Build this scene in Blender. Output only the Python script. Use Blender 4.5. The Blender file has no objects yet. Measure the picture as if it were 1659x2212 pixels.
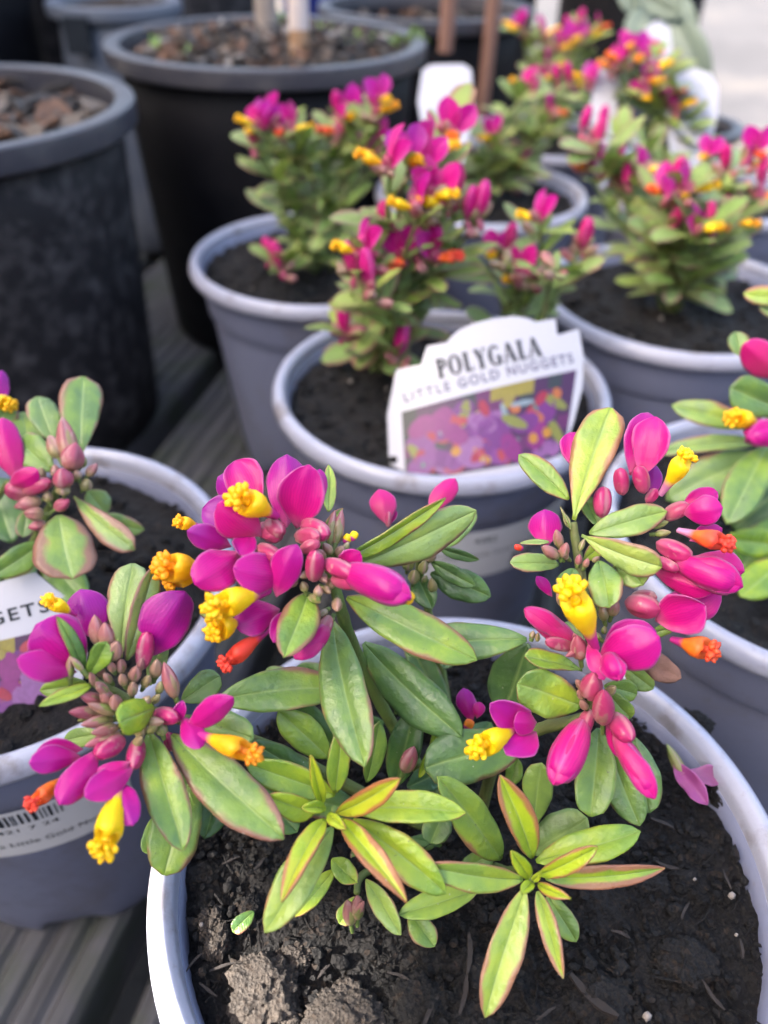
import bpy, bmesh, math, random
from mathutils import Vector, Matrix, noise
random.seed(7)
S = bpy.context.scene
C = S.collection
R = math.radians

# ------------------------------------------------------------------ camera
FPX, CW, CH = 1723.0, 1659.0, 2212.0            # focal length and frame in photo units
PITCH, ROLL = R(39.255), R(1.183)
CAM = Vector((0, 0, 0.2923))
FWD = Vector((0, math.cos(PITCH), -math.sin(PITCH)))
_d0 = Vector((0, -math.sin(PITCH), -math.cos(PITCH)))
RIGHT = Vector((1, 0, 0)) * math.cos(ROLL) - _d0 * math.sin(ROLL)
DOWN = Vector((1, 0, 0)) * math.sin(ROLL) + _d0 * math.cos(ROLL)
cd = bpy.data.cameras.new('camera')
cam = bpy.data.objects.new('camera', cd)
C.objects.link(cam)
m = Matrix((RIGHT, -DOWN, -FWD)).transposed().to_4x4()
m.translation = CAM
cam.matrix_world = m
cd.sensor_fit = 'VERTICAL'
cd.sensor_height = 36
cd.sensor_width = 27
cd.lens = 36 * FPX / CH
cd.clip_start = 0.01
cd.clip_end = 400
cd.dof.use_dof = True
cd.dof.focus_distance = 0.166
cd.dof.aperture_fstop = 9.5
S.camera = cam
S.render.resolution_x, S.render.resolution_y = 768, 1024

# ------------------------------------------------------------------ light
SUNDIR = Vector((-0.75, -0.30, 0.55)).normalized()
w = bpy.data.worlds.new('World')
S.world = w
w.use_nodes = True
nt = w.node_tree
sky = nt.nodes.new('ShaderNodeTexSky')
sky.sky_type = 'NISHITA'
sky.sun_disc = False
sky.sun_elevation = math.asin(SUNDIR.z)
sky.sun_rotation = math.atan2(SUNDIR.x, SUNDIR.y)
sky.air_density = 1.0
sky.dust_density = 8.0
sky.ozone_density = 0.0
nt.links.new(sky.outputs[0], nt.nodes['Background'].inputs[0])
nt.nodes['Background'].inputs[1].default_value = 0.075
sl = bpy.data.lights.new('sun', 'SUN')
sl.energy = 3.2
sl.angle = R(0.53)
sl.color = (1.0, 0.93, 0.83)
so = bpy.data.objects.new('sun', sl)
C.objects.link(so)
so.rotation_euler = SUNDIR.to_track_quat('Z', 'Y').to_euler()
so.location = (-3, -1.2, 3)
S.view_settings.view_transform = 'Standard'
S.view_settings.look = 'None'
S.view_settings.exposure = 3.8
S.view_settings.gamma = 1
S.render.engine = 'CYCLES'

# ------------------------------------------------------------------ placing helpers
def ray(u, v):
    return FWD + RIGHT * ((u - CW / 2) / FPX) + DOWN * ((v - CH / 2) / FPX)
def P(u, v, d):                                  # point d metres in front of the lens plane
    return CAM + ray(u, v) * d
def PZ(u, v, z):
    r = ray(u, v)
    return CAM + r * ((z - CAM.z) / r.z)
def PY(u, v, y):
    r = ray(u, v)
    return CAM + r * (y / r.y)
def depth(p):
    return (p - CAM).dot(FWD)

# ------------------------------------------------------------------ scene-graph helpers
def link(name, me, mat=None, parent=None):
    o = bpy.data.objects.new(name, me)
    C.objects.link(o)
    if mat is not None and me is not None:
        me.materials.append(mat)
    if parent is not None:
        o.parent = parent
        o.matrix_parent_inverse = parent.matrix_world.inverted()
    return o
def thing(name, label, cat, loc=(0, 0, 0), group=None):
    o = bpy.data.objects.new(name, None)
    C.objects.link(o)
    o.empty_display_size = 0.01
    o.location = loc
    o.matrix_world = Matrix.Translation(Vector(loc))
    tag(o, label, cat, group)
    return o
def tag(o, label=None, cat=None, group=None, kind=None):
    if label: o['label'] = label
    if cat: o['category'] = cat
    if group: o['group'] = group
    if kind: o['kind'] = kind
    return o
def mesh(name, vs, fs, smooth=True, uvs=None):
    me = bpy.data.meshes.new(name)
    me.from_pydata([tuple(v) for v in vs], [], fs)
    if uvs is not None:
        l = me.uv_layers.new(name='UVMap')
        for lp in me.loops:
            l.data[lp.index].uv = uvs[lp.vertex_index]
    if smooth:
        me.polygons.foreach_set('use_smooth', [True] * len(me.polygons))
    me.update()
    return me

# ------------------------------------------------------------------ materials
def newmat(name):
    mt = bpy.data.materials.new(name)
    mt.use_nodes = True
    t = mt.node_tree
    b = t.nodes['Principled BSDF']
    return mt, t, b
def nd(t, typ, **kw):
    n = t.nodes.new(typ)
    for k, v in kw.items():
        setattr(n, k, v)
    return n
def ramp(t, fac, stops, interp='LINEAR'):
    r = nd(t, 'ShaderNodeValToRGB')
    e = r.color_ramp.elements
    r.color_ramp.interpolation = interp
    while len(e) < len(stops):
        e.new(0.5)
    for k, (p, c) in enumerate(stops):
        e[k].position = p
        e[k].color = (*c, 1)
    if fac is not None:
        t.links.new(fac, r.inputs[0])
    return r.outputs[0]
def math_(t, op, a, b=None, c=None, clamp=False):
    n = nd(t, 'ShaderNodeMath', operation=op, use_clamp=clamp)
    for k, x in enumerate((a, b, c)):
        if x is None: continue
        if isinstance(x, (int, float)): n.inputs[k].default_value = x
        else: t.links.new(x, n.inputs[k])
    return n.outputs[0]
def mixc(t, fac, a, b, blend='MIX'):
    n = nd(t, 'ShaderNodeMix', data_type='RGBA', blend_type=blend)
    for sock, x in ((n.inputs[0], fac), (n.inputs[6], a), (n.inputs[7], b)):
        if isinstance(x, (int, float)): sock.default_value = x
        elif isinstance(x, tuple): sock.default_value = (*x, 1)
        else: t.links.new(x, sock)
    return n.outputs[2]
def noise_(t, scale, detail=4, rough=0.55, coord='Object', vec=None):
    n = nd(t, 'ShaderNodeTexNoise')
    n.inputs['Scale'].default_value = scale
    n.inputs['Detail'].default_value = detail
    n.inputs['Roughness'].default_value = rough
    if vec is None:
        tc = nd(t, 'ShaderNodeTexCoord')
        vec = tc.outputs[coord]
    t.links.new(vec, n.inputs['Vector'])
    return n.outputs['Fac']
def bump(t, b, h, strength=0.3, dist=0.001):
    n = nd(t, 'ShaderNodeBump')
    n.inputs['Strength'].default_value = strength
    n.inputs['Distance'].default_value = dist
    t.links.new(h, n.inputs['Height'])
    t.links.new(n.outputs[0], b.inputs['Normal'])
def oattr(t, name):
    return nd(t, 'ShaderNodeAttribute', attribute_type='OBJECT', attribute_name=name).outputs['Fac']
def uvsplit(t):
    u = nd(t, 'ShaderNodeUVMap')
    s = nd(t, 'ShaderNodeSeparateXYZ')
    t.links.new(u.outputs[0], s.inputs[0])
    return s.outputs[0], s.outputs[1], u.outputs[0]
def translucent(t, b, col, amount):
    out = [n for n in t.nodes if n.type == 'OUTPUT_MATERIAL'][0]
    tr = nd(t, 'ShaderNodeBsdfTranslucent')
    mx = nd(t, 'ShaderNodeMixShader')
    mx.inputs[0].default_value = amount
    t.links.new(col, tr.inputs[0])
    t.links.new(b.outputs[0], mx.inputs[1])
    t.links.new(tr.outputs[0], mx.inputs[2])
    t.links.new(mx.outputs[0], out.inputs[0])

def mat_leaf():
    mt, t, b = newmat('leaf')
    x, y, uv = uvsplit(t)
    s = math_(t, 'ABSOLUTE', math_(t, 'SUBTRACT', math_(t, 'MULTIPLY', x, 2.0), 1.0))
    tone, blush = oattr(t, 'tone'), oattr(t, 'blush')
    n1 = noise_(t, 170, 3)
    n2 = noise_(t, 700, 4, .6)
    n3 = noise_(t, 75, 2)
    tt = math_(t, 'ADD', tone, math_(t, 'ADD', math_(t, 'MULTIPLY', math_(t, 'SUBTRACT', n1, .5), .75), math_(t, 'MULTIPLY', math_(t, 'SUBTRACT', n3, .5), .7)))
    base = ramp(t, tt, [(0, (.026, .088, .034)), (.3, (.076, .185, .034)), (.55, (.19, .325, .024)), (.8, (.36, .48, .012)), (1, (.46, .50, .02))])
    # pale bloom of the older leaves
    base = mixc(t, math_(t, 'MULTIPLY', oattr(t, 'pale'), .75, clamp=True), base, (.34, .42, .20))
    # midrib a little paler
    rib = math_(t, 'SMOOTH_MIN', math_(t, 'MULTIPLY', s, 9.0), 1.0, .3)
    base = mixc(t, math_(t, 'MULTIPLY', math_(t, 'SUBTRACT', 1.0, rib, clamp=True), .6), base, (.30, .42, .14))
    # faint side veins and mottling
    base = mixc(t, math_(t, 'MULTIPLY', math_(t, 'SUBTRACT', n2, .42, clamp=True), .55), base, mixc(t, .5, base, (.20, .30, .10)))
    # red margin, spreading towards the tip with the blush value
    e = math_(t, 'ADD', s, math_(t, 'ADD', math_(t, 'MULTIPLY', math_(t, 'SUBTRACT', n1, .5), .7), math_(t, 'MULTIPLY', math_(t, 'SUBTRACT', n3, .5), 1.1)))
    e = math_(t, 'ADD', e, math_(t, 'MULTIPLY', math_(t, 'POWER', y, 3.0), math_(t, 'MULTIPLY', blush, .45)))
    thr = math_(t, 'SUBTRACT', 1.0, math_(t, 'MULTIPLY', blush, .42))
    mr = nd(t, 'ShaderNodeMapRange', interpolation_type='SMOOTHSTEP')
    t.links.new(e, mr.inputs[0]); t.links.new(thr, mr.inputs[1])
    t.links.new(math_(t, 'ADD', thr, .30), mr.inputs[2])
    red = ramp(t, tone, [(0, (.13, .035, .04)), (.5, (.27, .085, .08)), (1, (.42, .10, .05))])
    red = mixc(t, oattr(t, 'pale'), red, (.36, .17, .16))
    col = mixc(t, math_(t, 'MULTIPLY', mr.outputs[0], .85), base, red)
    # thin dark rim line
    rim = nd(t, 'ShaderNodeMapRange', interpolation_type='SMOOTHSTEP')
    rim.inputs[1].default_value = .88; rim.inputs[2].default_value = .99
    t.links.new(s, rim.inputs[0])
    col = mixc(t, math_(t, 'MULTIPLY', rim.outputs[0], math_(t, 'MULTIPLY', math_(t, 'ADD', .02, math_(t, 'MULTIPLY', blush, .45), clamp=True), math_(t, 'MULTIPLY', n3, 1.5), clamp=True)), col, (.20, .05, .055))
    # specks of dust
    vz = nd(t, 'ShaderNodeTexVoronoi'); vz.inputs['Scale'].default_value = 420
    tc = nd(t, 'ShaderNodeTexCoord'); t.links.new(tc.outputs['Object'], vz.inputs['Vector'])
    sp = math_(t, 'MULTIPLY', math_(t, 'LESS_THAN', vz.outputs['Distance'], .075), math_(t, 'GREATER_THAN', n1, .58))
    col = mixc(t, math_(t, 'MULTIPLY', sp, .55), col, (.5, .5, .38))
    spot = math_(t, 'MULTIPLY', math_(t, 'GREATER_THAN', n2, .70), math_(t, 'GREATER_THAN', n3, .5))
    col = mixc(t, math_(t, 'MULTIPLY', spot, .55), col, (.05, .05, .035))
    t.links.new(col, b.inputs['Base Color'])
    t.links.new(math_(t, 'ADD', .16, math_(t, 'MULTIPLY', n1, .34)), b.inputs['Roughness'])
    b.inputs['Specular IOR Level'].default_value = .6
    vein = math_(t, 'SINE', math_(t, 'MULTIPLY', math_(t, 'SUBTRACT', math_(t, 'ADD', y, math_(t, 'MULTIPLY', n1, .05)), math_(t, 'MULTIPLY', s, .16)), 62.0))
    bn = math_(t, 'ADD', math_(t, 'ADD', math_(t, 'MULTIPLY', n2, .7), math_(t, 'MULTIPLY', vein, .03)), math_(t, 'MULTIPLY', rib, .5))
    bump(t, b, bn, .6, .0007)
    translucent(t, b, mixc(t, .5, col, (.30, .42, .03)), .22)
    return mt

def mat_petal():
    mt, t, b = newmat('petal')
    x, y, uv = uvsplit(t)
    tone = oattr(t, 'tone')
    n1 = noise_(t, 150, 3)
    s = math_(t, 'ABSOLUTE', math_(t, 'SUBTRACT', math_(t, 'MULTIPLY', x, 2.0), 1.0))
    col = ramp(t, math_(t, 'ADD', math_(t, 'ADD', tone, math_(t, 'MULTIPLY', math_(t, 'SUBTRACT', y, .55), .45)), math_(t, 'MULTIPLY', math_(t, 'SUBTRACT', n1, .5), .4)),
               [(0, (.60, .042, .185)), (.3, (.62, .004, .215)), (.65, (.53, .003, .265)), (1, (.34, .010, .31))])
    # faded when old
    col = mixc(t, oattr(t, 'pale'), col, mixc(t, n1, (.42, .20, .27), (.30, .05, .26)))
    # pale claw at the base, paler thin edge
    br = ramp(t, y, [(0, (1, 1, 1)), (.26, (0, 0, 0))])
    col = mixc(t, math_(t, 'MULTIPLY', br, .7), col, (.52, .18, .27))
    er = nd(t, 'ShaderNodeMapRange', interpolation_type='SMOOTHSTEP')
    er.inputs[1].default_value = .84; er.inputs[2].default_value = 1.0
    t.links.new(s, er.inputs[0])
    col = mixc(t, math_(t, 'MULTIPLY', er.outputs[0], .6), col, (.60, .20, .48))
    # fan of darker veins
    wv = nd(t, 'ShaderNodeTexWave', wave_type='BANDS', bands_direction='X')
    wv.inputs['Scale'].default_value = 5.0
    wv.inputs['Distortion'].default_value = 4.5
    wv.inputs['Detail'].default_value = 2
    t.links.new(uv, wv.inputs['Vector'])
    col = mixc(t, math_(t, 'MULTIPLY', math_(t, 'POWER', wv.outputs['Fac'], 3.0), .24), col, (.20, .0, .13))
    t.links.new(col, b.inputs['Base Color'])
    b.inputs['Roughness'].default_value = .38
    b.inputs['Specular IOR Level'].default_value = .4
    b.inputs['Sheen Weight'].default_value = .1
    bump(t, b, math_(t, 'ADD', math_(t, 'MULTIPLY', wv.outputs['Fac'], .15), math_(t, 'ADD', noise_(t, 900, 3), math_(t, 'MULTIPLY', noise_(t, 160, 2), 2.0))), .16, .0007)
    translucent(t, b, mixc(t, .3, col, (.70, .01, .34)), .36)
    return mt

def mat_keel():
    mt, t, b = newmat('keel')
    x, y, uv = uvsplit(t)
    tone = oattr(t, 'tone')
    n1 = noise_(t, 350, 3)
    tip = ramp(t, math_(t, 'ADD', math_(t, 'ADD', tone, math_(t, 'MULTIPLY', math_(t, 'MULTIPLY', y, y), math_(t, 'MULTIPLY', tone, .45))), math_(t, 'MULTIPLY', math_(t, 'SUBTRACT', n1, .5), .4)),
               [(0, (.95, .68, .004)), (.35, (.95, .45, .004)), (.65, (.90, .20, .015)), (1, (.80, .06, .035))])
    f = ramp(t, math_(t, 'ADD', y, math_(t, 'MULTIPLY', math_(t, 'SUBTRACT', n1, .5), .16)), [(.28, (0, 0, 0)), (.44, (1, 1, 1))])
    basec = mixc(t, oattr(t, 'pale'), (.56, .03, .28), (.62, .26, .45))
    col = mixc(t, f, basec, tip)
    t.links.new(col, b.inputs['Base Color'])
    b.inputs['Roughness'].default_value = .5
    bump(t, b, noise_(t, 1200, 3), .2, .0004)
    translucent(t, b, col, .22)
    return mt

def mat_bud():
    mt, t, b = newmat('bud')
    x, y, uv = uvsplit(t)
    tone = oattr(t, 'tone')
    n1 = noise_(t, 260, 3)
    tipc = ramp(t, tone, [(0, (.20, .24, .06)), (.35, (.32, .17, .135)), (.7, (.36, .075, .12)), (1, (.42, .014, .13))])
    bc = ramp(t, tone, [(0, (.16, .25, .045)), (.45, (.34, .30, .13)), (.8, (.38, .15, .14)), (1, (.48, .085, .18))])
    f = math_(t, 'ADD', y, math_(t, 'MULTIPLY', math_(t, 'SUBTRACT', n1, .5), .5))
    col = mixc(t, ramp(t, f, [(.05, (0, 0, 0)), (.6, (1, 1, 1))]), bc, tipc)
    sx = math_(t, 'ABSOLUTE', math_(t, 'SUBTRACT', math_(t, 'MULTIPLY', x, 2.0), 1.0))
    ed = nd(t, 'ShaderNodeMapRange', interpolation_type='SMOOTHSTEP')
    ed.inputs[1].default_value = .72; ed.inputs[2].default_value = .98
    t.links.new(sx, ed.inputs[0])
    col = mixc(t, math_(t, 'MULTIPLY', ed.outputs[0], .5), col, (.50, .30, .30))
    pt = ramp(t, noise_(t, 420, 2), [(.60, (0, 0, 0)), (.68, (1, 1, 1))])
    col = mixc(t, math_(t, 'MULTIPLY', pt, .45), col, (.48, .34, .28))
    t.links.new(col, b.inputs['Base Color'])
    b.inputs['Roughness'].default_value = .34
    bump(t, b, noise_(t, 500, 4), .35, .0005)
    translucent(t, b, col, .15)
    return mt

def mat_stem():
    mt, t, b = newmat('stem')
    n1 = noise_(t, 260, 5)
    tone = oattr(t, 'tone')
    col = mixc(t, math_(t, 'ADD', tone, math_(t, 'MULTIPLY', math_(t, 'SUBTRACT', n1, .5), .9), clamp=True), (.10, .17, .035), (.12, .075, .035))
    t.links.new(col, b.inputs['Base Color'])
    b.inputs['Roughness'].default_value = .6
    bump(t, b, noise_(t, 1500, 4), .5, .0005)
    return mt

def mat_plastic(name, col, dirt, rough, scale=60, amount=.5, spec=.5, thr=(.5, .72)):
    mt, t, b = newmat(name)
    n1 = noise_(t, scale, 6, .6)
    n2 = noise_(t, scale * 9, 5, .65)
    f = ramp(t, n1, [(thr[0], (0, 0, 0)), (thr[1], (1, 1, 1))])
    f2 = ramp(t, n2, [(.57, (0, 0, 0)), (.72, (1, 1, 1))])
    k = math_(t, 'MULTIPLY', math_(t, 'ADD', f, math_(t, 'MULTIPLY', f2, .5), clamp=True), amount)
    c = mixc(t, k, col, dirt)
    t.links.new(c, b.inputs['Base Color'])
    t.links.new(math_(t, 'ADD', rough, math_(t, 'MULTIPLY', k, .35)), b.inputs['Roughness'])
    b.inputs['Specular IOR Level'].default_value = spec
    bump(t, b, n2, .12, .0006)
    return mt

def mat_soil(name, dark, light, scale=1.0):
    mt, t, b = newmat(name)
    n1 = noise_(t, 90 * scale, 6, .65)
    n2 = noise_(t, 600 * scale, 6, .7)
    vz = nd(t, 'ShaderNodeTexVoronoi'); vz.inputs['Scale'].default_value = 900 * scale
    tc = nd(t, 'ShaderNodeTexCoord'); t.links.new(tc.outputs['Object'], vz.inputs['Vector'])
    f = math_(t, 'ADD', math_(t, 'MULTIPLY', n1, .6), math_(t, 'MULTIPLY', n2, .5))
    col = ramp(t, f, [(.36, dark), (.60, tuple(.5 * (a + c) for a, c in zip(dark, light))), (.76, light)])
    chip = math_(t, 'GREATER_THAN', nd_color_r(t, vz), .90)
    col = mixc(t, math_(t, 'MULTIPLY', chip, .55), col, (.034, .022, .015))
    t.links.new(col, b.inputs['Base Color'])
    t.links.new(math_(t, 'ADD', .42, math_(t, 'MULTIPLY', n1, .5)), b.inputs['Roughness'])
    b.inputs['Specular IOR Level'].default_value = .32
    h = math_(t, 'ADD', n2, math_(t, 'MULTIPLY', vz.outputs['Distance'], .6))
    bump(t, b, h, 1.0, .0024 / scale)
    return mt
def nd_color_r(t, vz):
    s = nd(t, 'ShaderNodeSeparateColor')
    t.links.new(vz.outputs['Color'], s.inputs[0])
    return s.outputs[0]

def mat_plain(name, col, rough=.5, spec=.5, var=.15, scale=80, bmp=.15):
    mt, t, b = newmat(name)
    n1 = noise_(t, scale, 5, .6)
    c = mixc(t, math_(t, 'MULTIPLY', n1, var * 2), col, tuple(x * .45 for x in col))
    t.links.new(c, b.inputs['Base Color'])
    b.inputs['Roughness'].default_value = rough
    b.inputs['Specular IOR Level'].default_value = spec
    bump(t, b, noise_(t, scale * 8, 4), bmp, .0006)
    return mt

def mat_ground(name, stops, s1, s2):
    mt, t, b = newmat(name)
    f = math_(t, 'ADD', math_(t, 'MULTIPLY', noise_(t, s1, 3, .6), .65), math_(t, 'MULTIPLY', noise_(t, s2, 5, .7), .35))
    t.links.new(ramp(t, f, stops), b.inputs['Base Color'])
    b.inputs['Roughness'].default_value = .85
    bump(t, b, noise_(t, s2 * 6, 4), .6, .004)
    return mt

def mat_wood(name, c1, c2, moss):
    mt, t, b = newmat(name)
    tc = nd(t, 'ShaderNodeTexCoord')
    mp = nd(t, 'ShaderNodeMapping')
    mp.inputs['Scale'].default_value = (1, .06, 1)
    t.links.new(tc.outputs['Object'], mp.inputs['Vector'])
    n1 = noise_(t, 260, 6, .65, vec=mp.outputs[0])
    n2 = noise_(t, 26, 4)
    col = ramp(t, n1, [(.3, c1), (.7, c2)])
    col = mixc(t, ramp(t, n2, [(.46, (0, 0, 0)), (.7, (1, 1, 1))]), col, moss)
    t.links.new(col, b.inputs['Base Color'])
    b.inputs['Roughness'].default_value = .75
    bump(t, b, n1, .6, .001)
    return mt

def mat_vcol(name, rough=.4):
    mt, t, b = newmat(name)
    a = nd(t, 'ShaderNodeAttribute', attribute_name='Col')
    n1 = noise_(t, 900, 3)
    c = mixc(t, math_(t, 'MULTIPLY', n1, .6), a.outputs['Color'], (.03, .006, .03))
    t.links.new(c, b.inputs['Base Color'])
    b.inputs['Roughness'].default_value = rough
    return mt

M = dict(
    leaf=mat_leaf(), petal=mat_petal(), keel=mat_keel(), bud=mat_bud(), stem=mat_stem(),
    grey=mat_plastic('shaded_grey_plastic', (.140, .153, .228), (.10, .085, .075), .42, 40, .4, .35),  # same plastic as the rim; the body's shade is put into this darker colour
    rim=mat_plastic('lit_grey_plastic', (.300, .308, .385), (.13, .105, .09), .28, 55, .6, thr=(.56, .66)),  # same plastic as the body, toned lighter for the sky light on it
    black=mat_plastic('black_pot_plastic', (.0042, .0042, .0062), (.014, .0135, .016), .6, 38, .5, .15, thr=(.42, .75)),
    blackdull=mat_plastic('dusty_black_plastic', (.017, .016, .018), (.085, .078, .08), .65, 90, .75, .15, thr=(.47, .70)),
    blackrim=mat_plastic('black_rim_plastic', (.034, .034, .045), (.085, .078, .078), .40, 50, .5),
    slate=mat_plastic('slate_plastic', (.10, .115, .15), (.2, .2, .2), .4, 40, .4),
    blue=mat_plastic('blue_plastic', (.012, .025, .19), (.03, .05, .2), .45, 40, .3),
    soil=mat_soil('potting_mix', (.0016, .0014, .0017), (.018, .0155, .0158)),
    soildry=mat_soil('dry_potting_mix', (.010, .008, .0075), (.105, .084, .070), 1.3),
    soilb=mat_soil('mulched_soil', (.018, .013, .011), (.10, .075, .06), .5),
    bark=mat_plain('bark_chip', (.15, .078, .048), .7, .3, .5, 120, .5),
    barkg=mat_plain('grey_bark_chip', (.17, .135, .11), .75, .3, .5, 120, .5),
    barkd=mat_plain('dark_bark_chip', (.026, .019, .017), .6, .4, .5, 200, .5),
    pebble=mat_plain('pale_grain', (.26, .23, .21), .6, .4, .3, 300, .3),
    deck=mat_wood('weathered_timber', (.036, .035, .038), (.105, .102, .108), (.042, .052, .030)),
    white=mat_plain('white_label_plastic', (.40, .40, .45), .28, .5, .02, 20, .02),
    paper=mat_plain('white_sticker', (.56, .56, .58), .5, .4, .04, 60, .05),
    ink=mat_plain('dark_print', (.014, .018, .024), .5, .3, .05, 50, .0),
    inkg=mat_plain('grey_print', (.075, .08, .14), .5, .3, .05, 50, .0),
    print=mat_vcol('label_print'),
    stake=mat_plain('timber_stake', (.36, .22, .13), .7, .3, .35, 90, .4),
    stakeb=mat_plain('brown_stake', (.27, .145, .11), .7, .3, .35, 90, .4),
    paleend=mat_plain('whitewashed_stake', (.60, .52, .50), .7, .3, .2, 90, .3),
    trunk=mat_plain('grey_trunk', (.34, .29, .26), .8, .3, .4, 120, .6),
    gravel=mat_ground('pale_gravel', [(.40, (.016, .014, .0135)), (.50, (.042, .036, .033)), (.60, (.075, .063, .057))], 2.2, 14),
    shadepath=mat_ground('shade_toned_path', [(.40, (.020, .020, .025)), (.52, (.031, .0305, .037)), (.62, (.050, .046, .047))], 1.1, 9),  # bluish-grey tone stands in for shade on the ground
    ground=mat_plain('packed_earth', (.10, .09, .08), .9, .3, .4, 5, .6),
    blocker=mat_plain('blocker_timber', (.16, .12, .09), .8, .3, .3, 30, .4),
    sage=mat_plain('sage_leaf', (.16, .21, .17), .5, .4, .3, 60, .2),
    dark=mat_plain('dark_leaf', (.03, .06, .022), .5, .4, .4, 90, .2),  # dark green foliage colour
    dry=mat_plain('withered_petal', (.33, .19, .15), .8, .2, .5, 500, .6),
)

# ------------------------------------------------------------------ plant geometry
def blade(base, tip, width, n, fold=.18, bend=.04, curl=.05, shape='e', wave=.0, rows=15, cols=9, seed=0, twist=0.0, wrap=0.0):
    """leaf or petal blade from base to tip, upper side towards n; returns verts, faces, uvs (world)"""
    ax = tip - base
    L = ax.length
    ax = ax / L
    n = (n - ax * n.dot(ax)).normalized()
    side = ax.cross(n).normalized()
    a, b = {'e': (.74, .64), 'o': (1.05, .42), 'l': (.62, .76), 'r': (.66, .42), 'p': (1.0, .62), 'w': (1.05, .70)}[shape]
    tm = a / (a + b)
    nm = tm ** a * (1 - tm) ** b
    vs, uvs, fs = [], [], []
    rnd = random.Random(seed)
    ph, ph2 = rnd.uniform(0, 6.28), rnd.uniform(0, 6.28)
    for i in range(rows):
        t = i / (rows - 1)
        tt = min(max(t, .012), .999)
        hw = width / 2 * (tt ** a * (1 - tt) ** b) / nm
        if shape in 'eolr': hw = max(hw, width * .05 * (1 - t))
        c = base + ax * (L * t) + n * (bend * L * 4 * t * (1 - t)) + side * (L * .02 * math.sin(ph + 3 * t))
        tw = twist * (t - .3)
        nn = n * math.cos(tw) + side * math.sin(tw)
        ss = side * math.cos(tw) - n * math.sin(tw)
        for j in range(cols):
            s = 2 * j / (cols - 1) - 1
            e = hw * (1 + .035 * math.sin(8 * t + ph + (2 if s > 0 else 0)) + .018 * math.sin(23 * t + ph2 + (1 if s > 0 else 0)) + (.05 if s > 0 else -.05) * math.sin(ph))
            h = fold * abs(s) * hw - curl * s * s * hw * 1.6 + wave * hw * s * s * math.sin(11 * t + ph2 + (1.7 if s > 0 else 0))
            rib = -.10 * hw * math.exp(-(s * 5) ** 2)
            if wrap:
                sg0 = 1 if wrap > 0 else -1
                rr_ = e / math.sin(min(abs(wrap), 1.5))
                vs.append(c + ss * (rr_ * math.sin(s * abs(wrap))) + nn * (sg0 * rr_ * (math.cos(s * wrap) - 1) + .10 * hw * math.exp(-(s * 3.5) ** 2) + wave * hw * s * s * math.sin(7 * t + ph2)))
            else:
                vs.append(c + ss * (s * e) + nn * (h + rib))
            uvs.append((s * .5 + .5, t))
    for i in range(rows - 1):
        for j in range(cols - 1):
            k = i * cols + j
            fs.append((k, k + 1, k + cols + 1, k + cols))
    return vs, fs, uvs

def toward_cam(p, ax, tw):
    n = (CAM - p)
    ax = ax.normalized()
    n = (n - ax * n.dot(ax)).normalized()
    return Matrix.Rotation(R(tw), 3, ax) @ n

def props(o, tone=.4, blush=.3, pale=0.0):
    o['tone'] = float(tone); o['blush'] = float(blush); o['pale'] = float(pale)
    return o

_sd = [0]
WM = {}
def winv(par):                                           # world matrix of a parent whose transform is not evaluated yet
    return WM.get(par.name, par.matrix_world).inverted()
def add_blade(name, mat, parent, base, tip, width, tw=0, tone=.4, blush=.3, pale=0, n=None, **kw):
    _sd[0] += 1
    if n is None:
        n = toward_cam((base + tip) / 2, tip - base, tw)
    v, f, uv = blade(base, tip, width, n, seed=_sd[0], **kw)
    inv = winv(parent)
    o = bpy.data.objects.new(name, mesh(name, [inv @ x for x in v], f, True, uv))
    C.objects.link(o)
    o.data.materials.append(M[mat])
    o.parent = parent
    sm = o.modifiers.new('thickness', 'SOLIDIFY')
    sm.thickness = .00035 if mat == 'leaf' else .0002
    sm.offset = -1
    return props(o, tone, blush, pale)

def lathe(prof, seg=16, fr=None, lob=None, closed=True):
    """prof: list of (r, z); frame: 3x3 matrix + origin"""
    vs, fs, uvs = [], [], []
    n = len(prof)
    for i, (r, z) in enumerate(prof):
        for k in range(seg):
            a = 2 * math.pi * k / seg
            rr = r * (lob(a, i / (n - 1)) if lob else 1)
            vs.append(Vector((rr * math.cos(a), rr * math.sin(a), z)))
            uvs.append((abs(2 * k / seg - 1), i / (n - 1)))
    for i in range(n - 1):
        for k in range(seg):
            k2 = (k + 1) % seg
            fs.append((i * seg + k, i * seg + k2, (i + 1) * seg + k2, (i + 1) * seg + k))
    return vs, fs, uvs

def frame(base, tip, hint=Vector((.13, .2, 1))):
    z = (tip - base)
    L = z.length
    z = z / L
    x = hint - z * hint.dot(z)
    if x.length < 1e-4: x = Vector((1, 0, 0)) - z * z.x
    x.normalize()
    y = z.cross(x)
    mt = Matrix((x, y, z)).transposed()
    return mt, L

def bud_data(L, W, point=.6, seams=3, bulge=.42, seed=0):
    prof = []
    N = 13
    for i in range(N):
        t = i / (N - 1)
        r = (max(t, .004) ** bulge) * ((1 - t) ** point)
        prof.append((r, t))
    mx = max(r for r, z in prof)
    rnd = random.Random(seed)
    ph = rnd.uniform(0, 6)
    prof = [(max(r / mx * W / 2, W * .012), z * L) for r, z in prof]
    return lathe(prof, 18, lob=lambda a, t: 1 - .30 * math.exp(-((math.sin(seams * .5 * a + ph + .5 * t)) * 5) ** 2) + .05 * math.sin(a + ph))

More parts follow.
